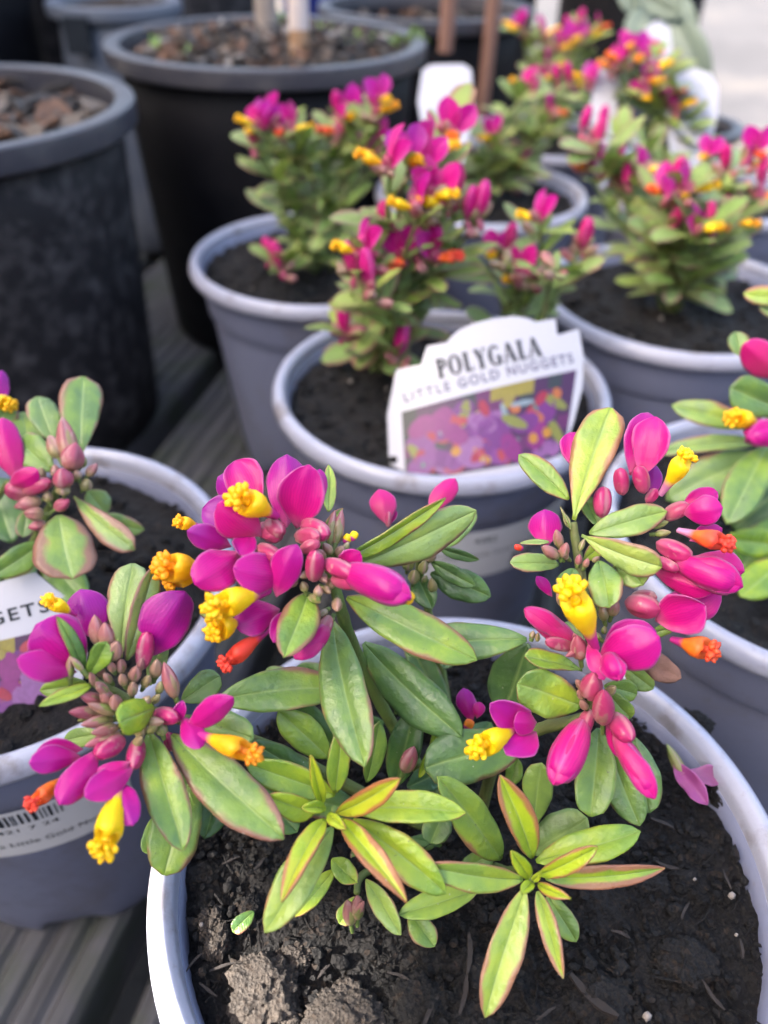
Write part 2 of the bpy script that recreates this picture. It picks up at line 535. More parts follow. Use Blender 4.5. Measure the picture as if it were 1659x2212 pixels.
def add_bud(name, mat, parent, base, tip, W, tone=.6, point=.6, seams=3, bulge=.42, sag=0.0, pale=0, flat=1.0):
    _sd[0] += 1
    fr, L = frame(base, tip)
    v, f, uv = bud_data(L, W, point, seams, bulge, _sd[0])
    inv = parent.matrix_world.inverted()
    # flatten along the direction facing the viewer when flat < 1
    vv = []
    for p in v:
        q = fr @ Vector((p.x, p.y * flat, p.z)) + base
        q.z += sag * L * 4 * (p.z / L) * (1 - p.z / L)
        vv.append(inv @ q)
    o = link(name, mesh(name, vv, f, True, uv), M[mat])
    o.parent = parent
    return props(o, tone, .3, pale)

def blob(vs, fs, c, r, rnd, squash=(1, 1, 1), rough=.12):
    b = len(vs)
    for v, _ in ICO:
        k = 1 + rnd.uniform(-rough, rough)
        vs.append(c + Vector((v.x * squash[0], v.y * squash[1], v.z * squash[2])) * (r * k))
    fs.extend([tuple(b + i for i in f) for f in ICOF])
def ico(sub):
    bm = bmesh.new()
    bmesh.ops.create_icosphere(bm, subdivisions=sub, radius=1)
    bm.verts.ensure_lookup_table()
    a = [(v.co.copy(), v.index) for v in bm.verts]
    f = [tuple(x.index for x in p.verts) for p in bm.faces]
    bm.free()
    return a, f
ICO, ICOF = ico(2)
ICO1, ICO1F = ico(1)

def keel_data(L, W, seed=0):
    """hooded tube along +z with two pointed flaps, plus the lobed crest as a second mesh"""
    seg, rnd = 16, random.Random(seed)
    prof = [(.26, 0), (.36, .12), (.46, .26), (.62, .38), (.80, .48), (.94, .57), (1.0, .65), (.98, .75)]
    vs, fs, uvs = [], [], []
    for i, (r, z) in enumerate(prof):
        for k in range(seg):
            a = 2 * math.pi * k / seg
            rr = r * W / 2 * (1 + .10 * math.sin(2 * a + 1) + .05 * math.sin(3 * a + 9 * z) + .04 * math.sin(7 * a + 14 * z))
            zz = z + (.15 * abs(math.cos(a)) ** 2.5 - .07 + .02 * math.sin(5 * a + 2) if i == len(prof) - 1 else (.03 * abs(math.cos(a)) ** 2 if i == len(prof) - 2 else 0))
            vs.append(Vector((rr * math.cos(a), rr * math.sin(a) * .82, zz * L)))
            uvs.append((k / seg, min(z * 1.2, 1)))
    n = len(prof)
    # inner lining closes the mouth
    for r, z in ((.80, .74), (.3, .68)):
        for k in range(seg):
            a = 2 * math.pi * k / seg
            vs.append(Vector((r * W / 2 * math.cos(a), r * W / 2 * math.sin(a) * .82, z * L)))
            uvs.append((k / seg, .9))
    for i in range(n + 1):
        for k in range(seg):
            k2 = (k + 1) % seg
            fs.append((i * seg + k, i * seg + k2, (i + 1) * seg + k2, (i + 1) * seg + k))
    cv, cf = [], []
    # stalk of the crest
    for j in range(4):
        blob(cv, cf, Vector((0, 0, L * (.64 + .07 * j))), W * .13, rnd, (1, 1, 1.1), .05)
    for k in range(13):                                   # ragged finger-like lobes
        a = k * 2.4 + rnd.uniform(-.3, .3)
        q = math.sqrt((k + .5) / 13)
        c = Vector((W * .36 * q * math.cos(a), W * .32 * q * math.sin(a), L * (.955 - .07 * q * q + rnd.uniform(-.02, .02))))
        lng, thin = rnd.uniform(1.0, 1.6), rnd.uniform(.75, 1.0)
        b0 = len(cv)
        blob(cv, cf, Vector((0, 0, 0)), W * .12, rnd, (thin, thin, lng), .2)
        mt_ = Matrix.Rotation(.9 * q, 3, Vector((-math.sin(a), math.cos(a), 0)))
        for ii in range(b0, len(cv)): cv[ii] = mt_ @ cv[ii] + c
    return (vs, fs, uvs), (cv, cf)

def add_keel(parent, base, tip, W, tone=.1, pale=0.0, hint=None):
    base = base.lerp(tip, random.uniform(.08, .22)); W = W * random.uniform(1.08, 1.3)
    _sd[0] += 1
    hint = hint or (CAM - base)
    fr, L = frame(base, tip, hint)
    (v, f, uv), (cv, cf) = keel_data(L, W, _sd[0])
    inv = parent.matrix_world.inverted()
    bend = -DOWN * .0
    L0, kb, sc = L, random.uniform(-.16, .16), random.uniform(.95, 1.2)
    T = lambda p: inv @ (fr @ Vector((p.x * sc + kb * p.z * (p.z / L0 - .2), p.y * sc, p.z)) + base)
    k = link('keel', mesh('keel', [T(p) for p in v], f, True, uv), M['keel'])
    k.parent = parent
    props(k, tone, 0, pale)
    kk = link('crest', mesh('crest', [T(p) for p in cv], cf, True, [(.5, 1.0)] * len(cv)), M['keel'])
    kk.parent = parent
    props(kk, min(1, tone + .08), 0, pale)
    return k

def tube(pts, r0, r1, seg=8, knob=0.0, seed=1):
    """smooth tube through points"""
    P0 = [pts[0]] + list(pts) + [pts[-1]]
    path = []
    for i in range(1, len(P0) - 2):
        a, b, c, d = P0[i - 1], P0[i], P0[i + 1], P0[i + 2]
        for k in range(8):
            t = k / 8
            path.append(.5 * ((2 * b) + (c - a) * t + (2 * a - 5 * b + 4 * c - d) * t * t + (3 * b - a - 3 * c + d) * t ** 3))
    path.append(pts[-1])
    vs, fs = [], []
    n = len(path)
    rnd = random.Random(seed)
    up = Vector((.3, .1, 1))
    for i, p in enumerate(path):
        t = (path[min(i + 1, n - 1)] - path[max(i - 1, 0)]).normalized()
        x = up - t * up.dot(t)
        if x.length < 1e-3: x = Vector((1, 0, 0)) - t * t.x
        x.normalize()
        y = t.cross(x)
        r = r0 + (r1 - r0) * i / (n - 1)
        r *= 1 + knob * rnd.uniform(-1, 1)
        for k in range(seg):
            a = 2 * math.pi * k / seg
            vs.append(p + x * (r * math.cos(a)) + y * (r * math.sin(a)))
    for i in range(n - 1):
        for k in range(seg):
            k2 = (k + 1) % seg
            fs.append((i * seg + k, i * seg + k2, (i + 1) * seg + k2, (i + 1) * seg + k))
    vs.append(path[-1]); e = len(vs) - 1
    for k in range(seg):
        fs.append(((n - 1) * seg + k, (n - 1) * seg + (k + 1) % seg, e))
    return vs, fs
def add_tube(name, mat, parent, pts, r0, r1, tone=.2, seg=8, knob=.0):
    v, f = tube(pts, r0, r1, seg, knob)
    inv = winv(parent)
    o = link(name, mesh(name, [inv @ x for x in v], f), M[mat] if isinstance(mat, str) else mat)
    o.parent = parent
    o['tone'] = float(tone)
    return o

# ------------------------------------------------------------------ large structure: ground, shade-toned path, bench
GZ = -0.42
def sheet(name, pts, z, mat, kind='structure'):
    me = mesh(name, [(x, y, z) for x, y in pts], [tuple(range(len(pts)))], False)
    return tag(link(name, me, M[mat]), kind=kind)
sheet('ground', [(-60, -60), (60, -60), (60, 120), (-60, 120)], GZ, 'gravel')
sheet('path', [(.45, 3.0), (30, 2.2), (40, 60), (.2, 60)], GZ + .004, 'shadepath')  # sheet whose colour carries the shade band

ALPHA = R(13)
WD = Vector((math.cos(ALPHA), -math.sin(ALPHA), 0))      # across the planks
LD = Vector((math.sin(ALPHA), math.cos(ALPHA), 0))       # along the planks
bench = thing('timber_bench', 'weathered grey timber bench of grooved planks under all the pots', 'bench', (0, .5, GZ))
PITCHW, PW = .137, .121
w0 = -.107 + (PITCHW - PW) / 2                            # right edge of a gap
def plank_mesh():
    prof = []
    ng = 11
    for i in range(ng):                                   # grooved top
        x = PW * i / ng
        g = PW / ng
        prof += [(x + g * .06, -.0026), (x + g * .24, -.0004), (x + g * .5, 0), (x + g * .76, -.0004), (x + g * .94, -.0026)]
    prof = [(0, -.03), (0, -.004)] + prof + [(PW, -.004), (PW, -.03)]
    L0, L1 = -.9, 2.2
    vs = [Vector((x, y, z)) for y in (L0, L1) for x, z in prof]
    n = len(prof)
    fs = [(i, (i + 1) % n, n + (i + 1) % n, n + i) for i in range(n)]
    fs += [tuple(range(n))[::-1], tuple(range(n, 2 * n))]
    me = mesh('plank', vs, fs, False)
    me.materials.append(M['deck'])
    return me
pm = plank_mesh()
for i in range(-6, 2):
    o = bpy.data.objects.new('plank', pm)
    C.objects.link(o)
    o.parent = bench
    o.matrix_parent_inverse = bench.matrix_world.inverted()
    mw = Matrix((WD, LD, Vector((0, 0, 1)))).transposed().to_4x4()
    mw.translation = WD * (w0 + PITCHW * i)
    o.matrix_basis = mw
def box(name, mat, parent, x0, x1, y0, y1, z0, z1, mw=None, bev=0):
    vs = [Vector((x, y, z)) for z in (z0, z1) for y in (y0, y1) for x in (x0, x1)]
    if mw is not None: vs = [mw @ v for v in vs]
    fs = [(0, 2, 3, 1), (4, 5, 7, 6), (0, 1, 5, 4), (2, 6, 7, 3), (0, 4, 6, 2), (1, 3, 7, 5)]
    if parent is not None:
        inv = parent.matrix_world.inverted()
        vs = [inv @ v for v in vs]
    o = link(name, mesh(name, vs, fs, False), M[mat])
    if parent is not None: o.parent = parent
    if bev:
        bb = o.modifiers.new('bevel', 'BEVEL'); bb.width = bev; bb.segments = 2
    return o
RB = Matrix((WD, LD, Vector((0, 0, 1)))).transposed().to_4x4()
for y in (-.5, .55, 1.6):
    box('bearer', 'deck', bench, w0 - 6 * PITCHW, w0 + 2 * PITCHW - .016, y - .03, y + .03, -.085, -.0305, RB)
    for x in (w0 - 5.9 * PITCHW, w0 + 1.7 * PITCHW):
        box('leg', 'deck', bench, x - .03, x + .03, y - .029, y + .029, GZ, -.0855, RB)

# unseen wall added to block the sun, its gap shaped to pass one beam
wall = thing('added_shade_wall', 'added brown board wall, unseen at left, blocking the sun but for one gap', 'wall', (-1.4, -.3, GZ))
for i in range(14):
    z0 = GZ + .01 + i * .15
    z1 = z0 + .147
    if z0 < 1.126 < z1:
        box('board', 'blocker', wall, -1.41, -1.39, -1.6, -.605, z0, z1)
        box('board', 'blocker', wall, -1.41, -1.39, -.450, 1.0, z0, z1)
        box('beam_gap_strip', 'blocker', wall, -1.4105, -1.3895, -.604, -.451, z0, 1.092)
        box('beam_gap_strip', 'blocker', wall, -1.4105, -1.3895, -.604, -.4785, 1.151, z1)
        box('beam_gap_strip', 'blocker', wall, -1.4105, -1.3895, -.478, -.451, 1.128, z1)
    else:
        box('board', 'blocker', wall, -1.41, -1.39, -1.6, 1.0, z0, z1)
wallb = thing('added_shade_wall', 'added brown board wall, unseen behind the camera, cutting low sky light', 'wall', (.2, -.85, GZ))  # unseen boards added to cut low sky light from behind
for i in range(7):
    z0 = GZ + .01 + i * .15
    box('board', 'blocker', wallb, -1.3, 2.2, -.86, -.84, z0, z0 + .147)
for x in (-1.0, .4, 1.8):
    box('post', 'blocker', wallb, x - .045, x + .045, -.95, -.861, GZ, .65)
for y in (-1.4, -.3, .8):
    box('post', 'blocker', wall, -1.50, -1.411, y - .045, y + .045, GZ, 1.72)

# ------------------------------------------------------------------ pots
def pot_meshes():
    seg = 128
    def lob(a, t): return 1
    body = [(.044, .004), (.0475, .0025), (.0488, .0), (.0500, .003), (.0512, .010), (.0526, .022), (.0548, .042), (.0575, .066), (.0600, .089), (.0606, .0955),
            (.0609, .0965), (.0622, .0972), (.0628, .0985), (.0640, .1090), (.0645, .1165), (.0642, .1195), (.0637, .1195), (.0628, .112), (.0606, .100), (.0575, .080)]
    vs, fs, _ = lathe(body, seg)
    for v in vs:                                          # scalloped foot
        if v.z < .012:
            a = math.atan2(v.y, v.x)
            k = max(0.0, math.sin(7 * a)) ** .5
            v.z += .0095 * k * max(0, 1 - v.z / .012)
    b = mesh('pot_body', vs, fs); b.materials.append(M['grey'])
    rim = [(.0646, .1190), (.0665, .1180), (.0690, .1178), (.0700, .1184), (.0703, .1200), (.0700, .1222), (.0692, .1240), (.0680, .1249), (.0668, .1252), (.0661, .1250), (.0655, .1243), (.0648, .1237), (.0644, .1228), (.0642, .1210), (.0634, .1150)]
    vs, fs, _ = lathe(rim, seg)
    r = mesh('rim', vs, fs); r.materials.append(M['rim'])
    return b, r
PB, PR = pot_meshes()

def disc_grid(N):
    """concentric map of a square grid to the unit disc"""
    pts, fs = [], []
    for j in range(N):
        for i in range(N):
            a, b = 2 * i / (N - 1) - 1, 2 * j / (N - 1) - 1
            if a == 0 and b == 0: pts.append((0, 0)); continue
            if abs(a) > abs(b): r, ph = a, (math.pi / 4) * (b / a)
            else: r, ph = b, math.pi / 2 - (math.pi / 4) * (a / b)
            pts.append((r * math.cos(ph), r * math.sin(ph)))
    for j in range(N - 1):
        for i in range(N - 1):
            k = j * N + i
            fs.append((k, k + 1, k + N + 1, k + N))
    return pts, fs
def soil_mesh(N, rad, seed, amp=1.0, crumbs=0, clods=(), crumb_r=(.0004, .0016), dome=.0, fibres=0):
    pts, fs = disc_grid(N)
    vs = []
    off = Vector((seed * 3.1, seed * 1.7, 0))
    for x, y in pts:
        p = Vector((x * rad, y * rad, 0))
        q = p + off
        h = .0022 * noise.fractal(q * 55, 1, 2, 4) + .0016 * noise.turbulence(q * 160, 4, False) - .0008
        vd = noise.voronoi(q * 170)[0]
        h += .0016 * (vd[1] - vd[0])
        h *= amp
        rr = math.hypot(x, y)
        h += dome * (1 - rr * rr) - .0015 * max(0, rr - .93) / .07
        vs.append(p + Vector((0, 0, h)))
    fs = list(fs)
    rnd = random.Random(seed)
    for k in range(crumbs):
        a, r = rnd.uniform(0, 6.283), rad * .97 * math.sqrt(rnd.random())
        i = int((r * math.cos(a) / rad * .5 + .5) * (N - 1)); 
        c = Vector((r * math.cos(a), r * math.sin(a), 0))
        c.z = .0006 * amp + rnd.uniform(-.0006, .0014)
        s = rnd.uniform(*crumb_r) * (1.6 if rnd.random() < .08 else 1)
        b = len(vs)
        sq = (rnd.uniform(.7, 1.4), rnd.uniform(.7, 1.4), rnd.uniform(.5, .9))
        for v, _ in ICO1:
            kk = 1 + rnd.uniform(-.4, .4)
            vs.append(c + Vector((v.x * sq[0], v.y * sq[1], v.z * sq[2])) * (s * kk))
        fs.extend([tuple(b + i for i in f) for f in ICO1F])
    for k in range(fibres):                               # matted plant fibres
        a, r = rnd.uniform(0, 6.283), rad * .97 * math.sqrt(rnd.random())
        c = Vector((r * math.cos(a), r * math.sin(a), .0012 * amp + rnd.uniform(-.0004, .0018)))
        th, ln, wd = rnd.uniform(0, 3.14), rnd.uniform(.0015, .006), rnd.uniform(.00008, .00028)
        d = Vector((math.cos(th), math.sin(th), rnd.uniform(-.25, .25)))
        sd = Vector((-math.sin(th), math.cos(th), 0)) * wd
        b = len(vs)
        for t in (-.5, 0, .5):
            q = c + d * (ln * t) + sd * (rnd.uniform(-2, 2))
            vs.extend([q - sd, q + sd, q + Vector((0, 0, wd * 1.5))])
        for i in (0, 3):
            for j in range(3):
                fs.append((b + i + j, b + i + (j + 1) % 3, b + i + 3 + (j + 1) % 3, b + i + 3 + j))
    for (cx, cy, cz, s, sq) in clods:
        b = len(vs)
        C3, F3 = ICO4
        for v, _ in C3:
            q = v * 1.3 + Vector((cx * 90, cy * 90, 1))
            kk = 1 + .32 * noise.fractal(q * 1.2, 1, 2, 4) + .16 * noise.turbulence(q * 7, 4, False)
            vs.append(Vector((cx, cy, cz)) + Vector((v.x * sq[0], v.y * sq[1], v.z * sq[2])) * (s * kk))
        fs.extend([tuple(b + i for i in f) for f in F3])
    return mesh('soil', vs, fs)
ICO4 = ico(5)

POTS = {}
def flower_pot(key, x, y, label, soil_me, rot=0.0, soil_z=.1165):
    t = thing('flower_pot', label, 'pot', (x, y, 0), 'grey plastic flower pots')
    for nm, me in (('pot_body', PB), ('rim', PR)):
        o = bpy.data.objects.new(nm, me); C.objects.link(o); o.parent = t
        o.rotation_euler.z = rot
    s = link('soil', soil_me, None, None)
    if not soil_me.materials: soil_me.materials.append(M['soil'])
    s.parent = t
    s.location.z = soil_z
    s['kind'] = 'stuff'
    POTS[key] = t
    return t

def loc(key, u, v, z):                                    # local spot on a pot's soil from a picture point
    p = PZ(u, v, z)
    t = POTSXY[key]
    return p.x - t[0], p.y - t[1]
POTSXY = dict(front=(.0209, .0895), left=(-.1153, .1710), mid=(.0227, .2917), back=(-.0386, .4278), right=(.1477, .3862), rfront=(.1433, .2028), behind=(.060, .545), far1=(.128, .690), far2=(.212, .560))
def clod(u, v, s, sq, dz=0):
    x, y = loc('front', u, v, .118)
    return (x, y, .0005 + dz, s, sq)
front_clods = [clod(572, 2146, .0066, (1.05, 1.15, .72)), clod(745, 2195, .0062, (1.2, 1, .6)), clod(470, 2030, .0034, (.8, 1.2, .9)), clod(455, 1985, .003, (.9, 1.2, .9)),
               clod(440, 1800, .004, (1, 1, .8)), clod(520, 1780, .0035, (1.1, 1, .8)), clod(640, 2060, .0030, (1.2, 1, .7)), clod(1560, 1700, .0045, (1, 1, .7)), clod(1500, 1560, .0042, (1, 1, .7)),
               clod(1400, 1900, .0036, (1.2, 1, .6)), clod(900, 2160, .005, (1.3, 1, .5)), clod(1300, 2160, .005, (1.3, 1, .5)), clod(1480, 2080, .0055, (1.1, 1, .5)), clod(540, 1960, .0028, (1, 1, .8))]
dry_clods, front_clods = front_clods[:4] + front_clods[6:7], front_clods[4:6] + front_clods[7:]
soil_front = soil_mesh(360, .0634, 3, 1.15, 2600, front_clods, (.0002, .0011), .0012, 420)
soil_small = [soil_mesh(90, .0634, 11 + k, 1.0, 260, (), (.0006, .0022)) for k in range(3)]
flower_pot('front', *POTSXY['front'], 'grey pot nearest the camera with light grey rim, cut by the bottom edge', soil_front, .3)
flower_pot('left', *POTSXY['left'], 'grey pot with barcode sticker at the left edge, next to the nearest pot', soil_small[0], 1.1)
flower_pot('mid', *POTSXY['mid'], 'grey pot holding the white label that reads POLYGALA', soil_small[1], .5)
flower_pot('back', *POTSXY['back'], 'grey pot in front of the large black pot, behind the POLYGALA pot', soil_small[2], 2.2)
flower_pot('right', *POTSXY['right'], 'grey pot with bare dark soil right of the POLYGALA label', soil_small[0], 3.0)
flower_pot('rfront', *POTSXY['rfront'], 'grey pot cut by the right edge, behind the nearest pot', soil_small[1], 4.0)
flower_pot('behind', *POTSXY['behind'], 'grey pot mostly hidden behind the plant of the POLYGALA pot', soil_small[2], .9)
flower_pot('far1', *POTSXY['far1'], 'farthest grey pot, hidden under the rearmost flowering plant', soil_small[0], 1.9)
flower_pot('far2', *POTSXY['far2'], 'grey pot under the far right flowering plant beside the white tags', soil_small[1], 5.0)

for q in dry_clods:                                      # dried-out lumps
    vs_, fs_ = [], []
    for v, _ in ICO4[0]:
        w_ = v * 1.3 + Vector((q[0] * 90, q[1] * 90, 1))
        kk = 1 + .34 * noise.fractal(w_ * 1.2, 1, 2, 4) + .20 * noise.turbulence(w_ * 6, 4, False)
        vs_.append(Vector((v.x * q[4][0], v.y * q[4][1], v.z * q[4][2])) * (q[3] * kk))
    o = link('soil_clod', mesh('soil_clod', vs_, ICO4[1]), M['soildry']); o.parent = POTS['front']; o.location = (q[0], q[1], .1165 + q[2])
# slivers of bark, pale grains and dirt lying in the front soil
def sliver_mesh(k):
    rnd = random.Random(k)
    vs = []
    n = 5
    for i in range(n):
        t = i / (n - 1) - .5
        wv = .5 * (1 - (2 * abs(t)) ** 3 * .6) * rnd.uniform(.8, 1.1)
        c = Vector((t, .06 * math.sin(3 * t + k), .05 * math.cos(4 * t + k)))
        for (a, b) in ((-1, -.5), (1, -.5), (1, .5), (-1, .5)):
            vs.append(c + Vector((0, a * wv * .12, b * .08 + rnd.uniform(-.02, .02))))
    fs = []
    for i in range(n - 1):
        for q in range(4):
            fs.append((i * 4 + q, i * 4 + (q + 1) % 4, i * 4 + 4 + (q + 1) % 4, i * 4 + 4 + q))
    fs += [(3, 2, 1, 0), tuple(range((n - 1) * 4, n * 4))]
    return mesh('bark_sliver', vs, fs, False)
SL = []
for k in range(6):
    me = sliver_mesh(k); me.materials.append(M['barkd']); SL.append(me)
fp = POTS['front']
def put(name, me, parent, x, y, z, s, rz, tilt=0.0, sx=1.0):
    o = bpy.data.objects.new(name, me); C.objects.link(o); o.parent = parent
    o.location = (x, y, z); o.rotation_euler = (tilt, tilt * .5, rz); o.scale = (s * sx, s, s)
    return o
rnd = random.Random(5)
for (u, v, s, a) in [(1280, 2150, .017, -.75), (1010, 2060, .010, 1.45), (1000, 2150, .010, 1.4), (930, 2190, .009, 1.0), (480, 2090, .006, .2), (450, 2140, .006, -.4), (1430, 1780, .008, -.6), (1570, 1900, .006, 1.5),
                     (1340, 2020, .007, -.4), (1440, 1870, .008, -.3), (1600, 2050, .007, 1.2), (700, 2100, .006, .8), (420, 2080, .005, .9), (1540, 2150, .008, -1), (860, 2110, .006, -.3), (1250, 1780, .006, .3), (600, 2190, .005, 1.9),
                     (1480, 1970, .006, 1.0), (1180, 2190, .006, .4), (500, 1860, .005, .3), (560, 1870, .006, 1.2)]:
    x, y = loc('front', u, v, .119)
    put('bark_sliver', SL[rnd.randrange(6)], fp, x, y, .1193, s * .8, a, rnd.uniform(-.2, .2), rnd.uniform(.7, 1.1))
gm = mesh('pale_grain', [v * (1 + .2 * math.sin(i * 7)) for i, (v, _) in enumerate(ICO1)], ICO1F); gm.materials.append(M['pebble'])
for (u, v, s) in [(1397, 2196, .0009), (1580, 1935, .0008), (435, 1998, .0005), (780, 2150, .0004), (1500, 1900, .0004), (1590, 2020, .0004)]:
    x, y = loc('front', u, v, .119)
    put('pale_grain', gm, fp, x, y, .1192, s, 0)
for key, n in (('mid', 7), ('left', 6), ('back', 4), ('right', 5)):
    for k in range(n):
        a, r = rnd.uniform(0, 6.28), .055 * math.sqrt(rnd.random())
        put('pale_grain', gm, POTS[key], r * math.cos(a), r * math.sin(a), .1185, rnd.uniform(.0005, .0009), 0)

# ------------------------------------------------------------------ the plant in the nearest pot
plant = thing('flowering_plant', 'sharp nearest plant with magenta and yellow flowers and two bright green leaf rosettes', 'plant', (.021, .0985, .112), 'flowering plants in grey pots')
root = Vector((.021, .0985, .110))
def stem(pts, r0, r1, tone, par=plant, knob=.06):
    return add_tube('stem', 'stem', par, [p if isinstance(p, Vector) else P(*p) for p in pts], r0, r1, tone, 10, knob)
stem([root, (850, 1570, .186), (765, 1400, .172), (735, 1310, .165), (700, 1190, .160), (668, 1150, .158)], .0016, .0011, .15)
stem([root + Vector((-.003, 0, 0)), (640, 1640, .172), (450, 1570, .160), (320, 1535, .154), (255, 1500, .152), (195, 1470, .150)], .0015, .0009, .35)
stem([root + Vector((.003, .002, 0)), (1080, 1620, .176), (1175, 1572, .168), (1270, 1545, .163), (1288, 1470, .163), (1280, 1390, .165), (1262, 1280, .167), (1245, 1180, .168), (1237, 1128, .168)], .0015, .0009, .45)
stem([root + Vector((-.002, -.003, 0)), (800, 1800, .172), (735, 1775, .160), (722, 1748, .152)], .0013, .0007, .05)
stem([root + Vector((.002, -.004, 0)), (1090, 1880, .176), (1125, 1880, .167), (1150, 1902, .158)], .0012, .0007, .3)
stem([root + Vector((0, .003, 0)), (960, 1480, .200), (925, 1320, .190), (905, 1230, .186), (912, 1180, .184)], .0012, .0008, .2)
stem([root + Vector((-.002, -.002, 0)), (800, 1880, .178), (770, 1930, .172)], .0011, .0007, .3)

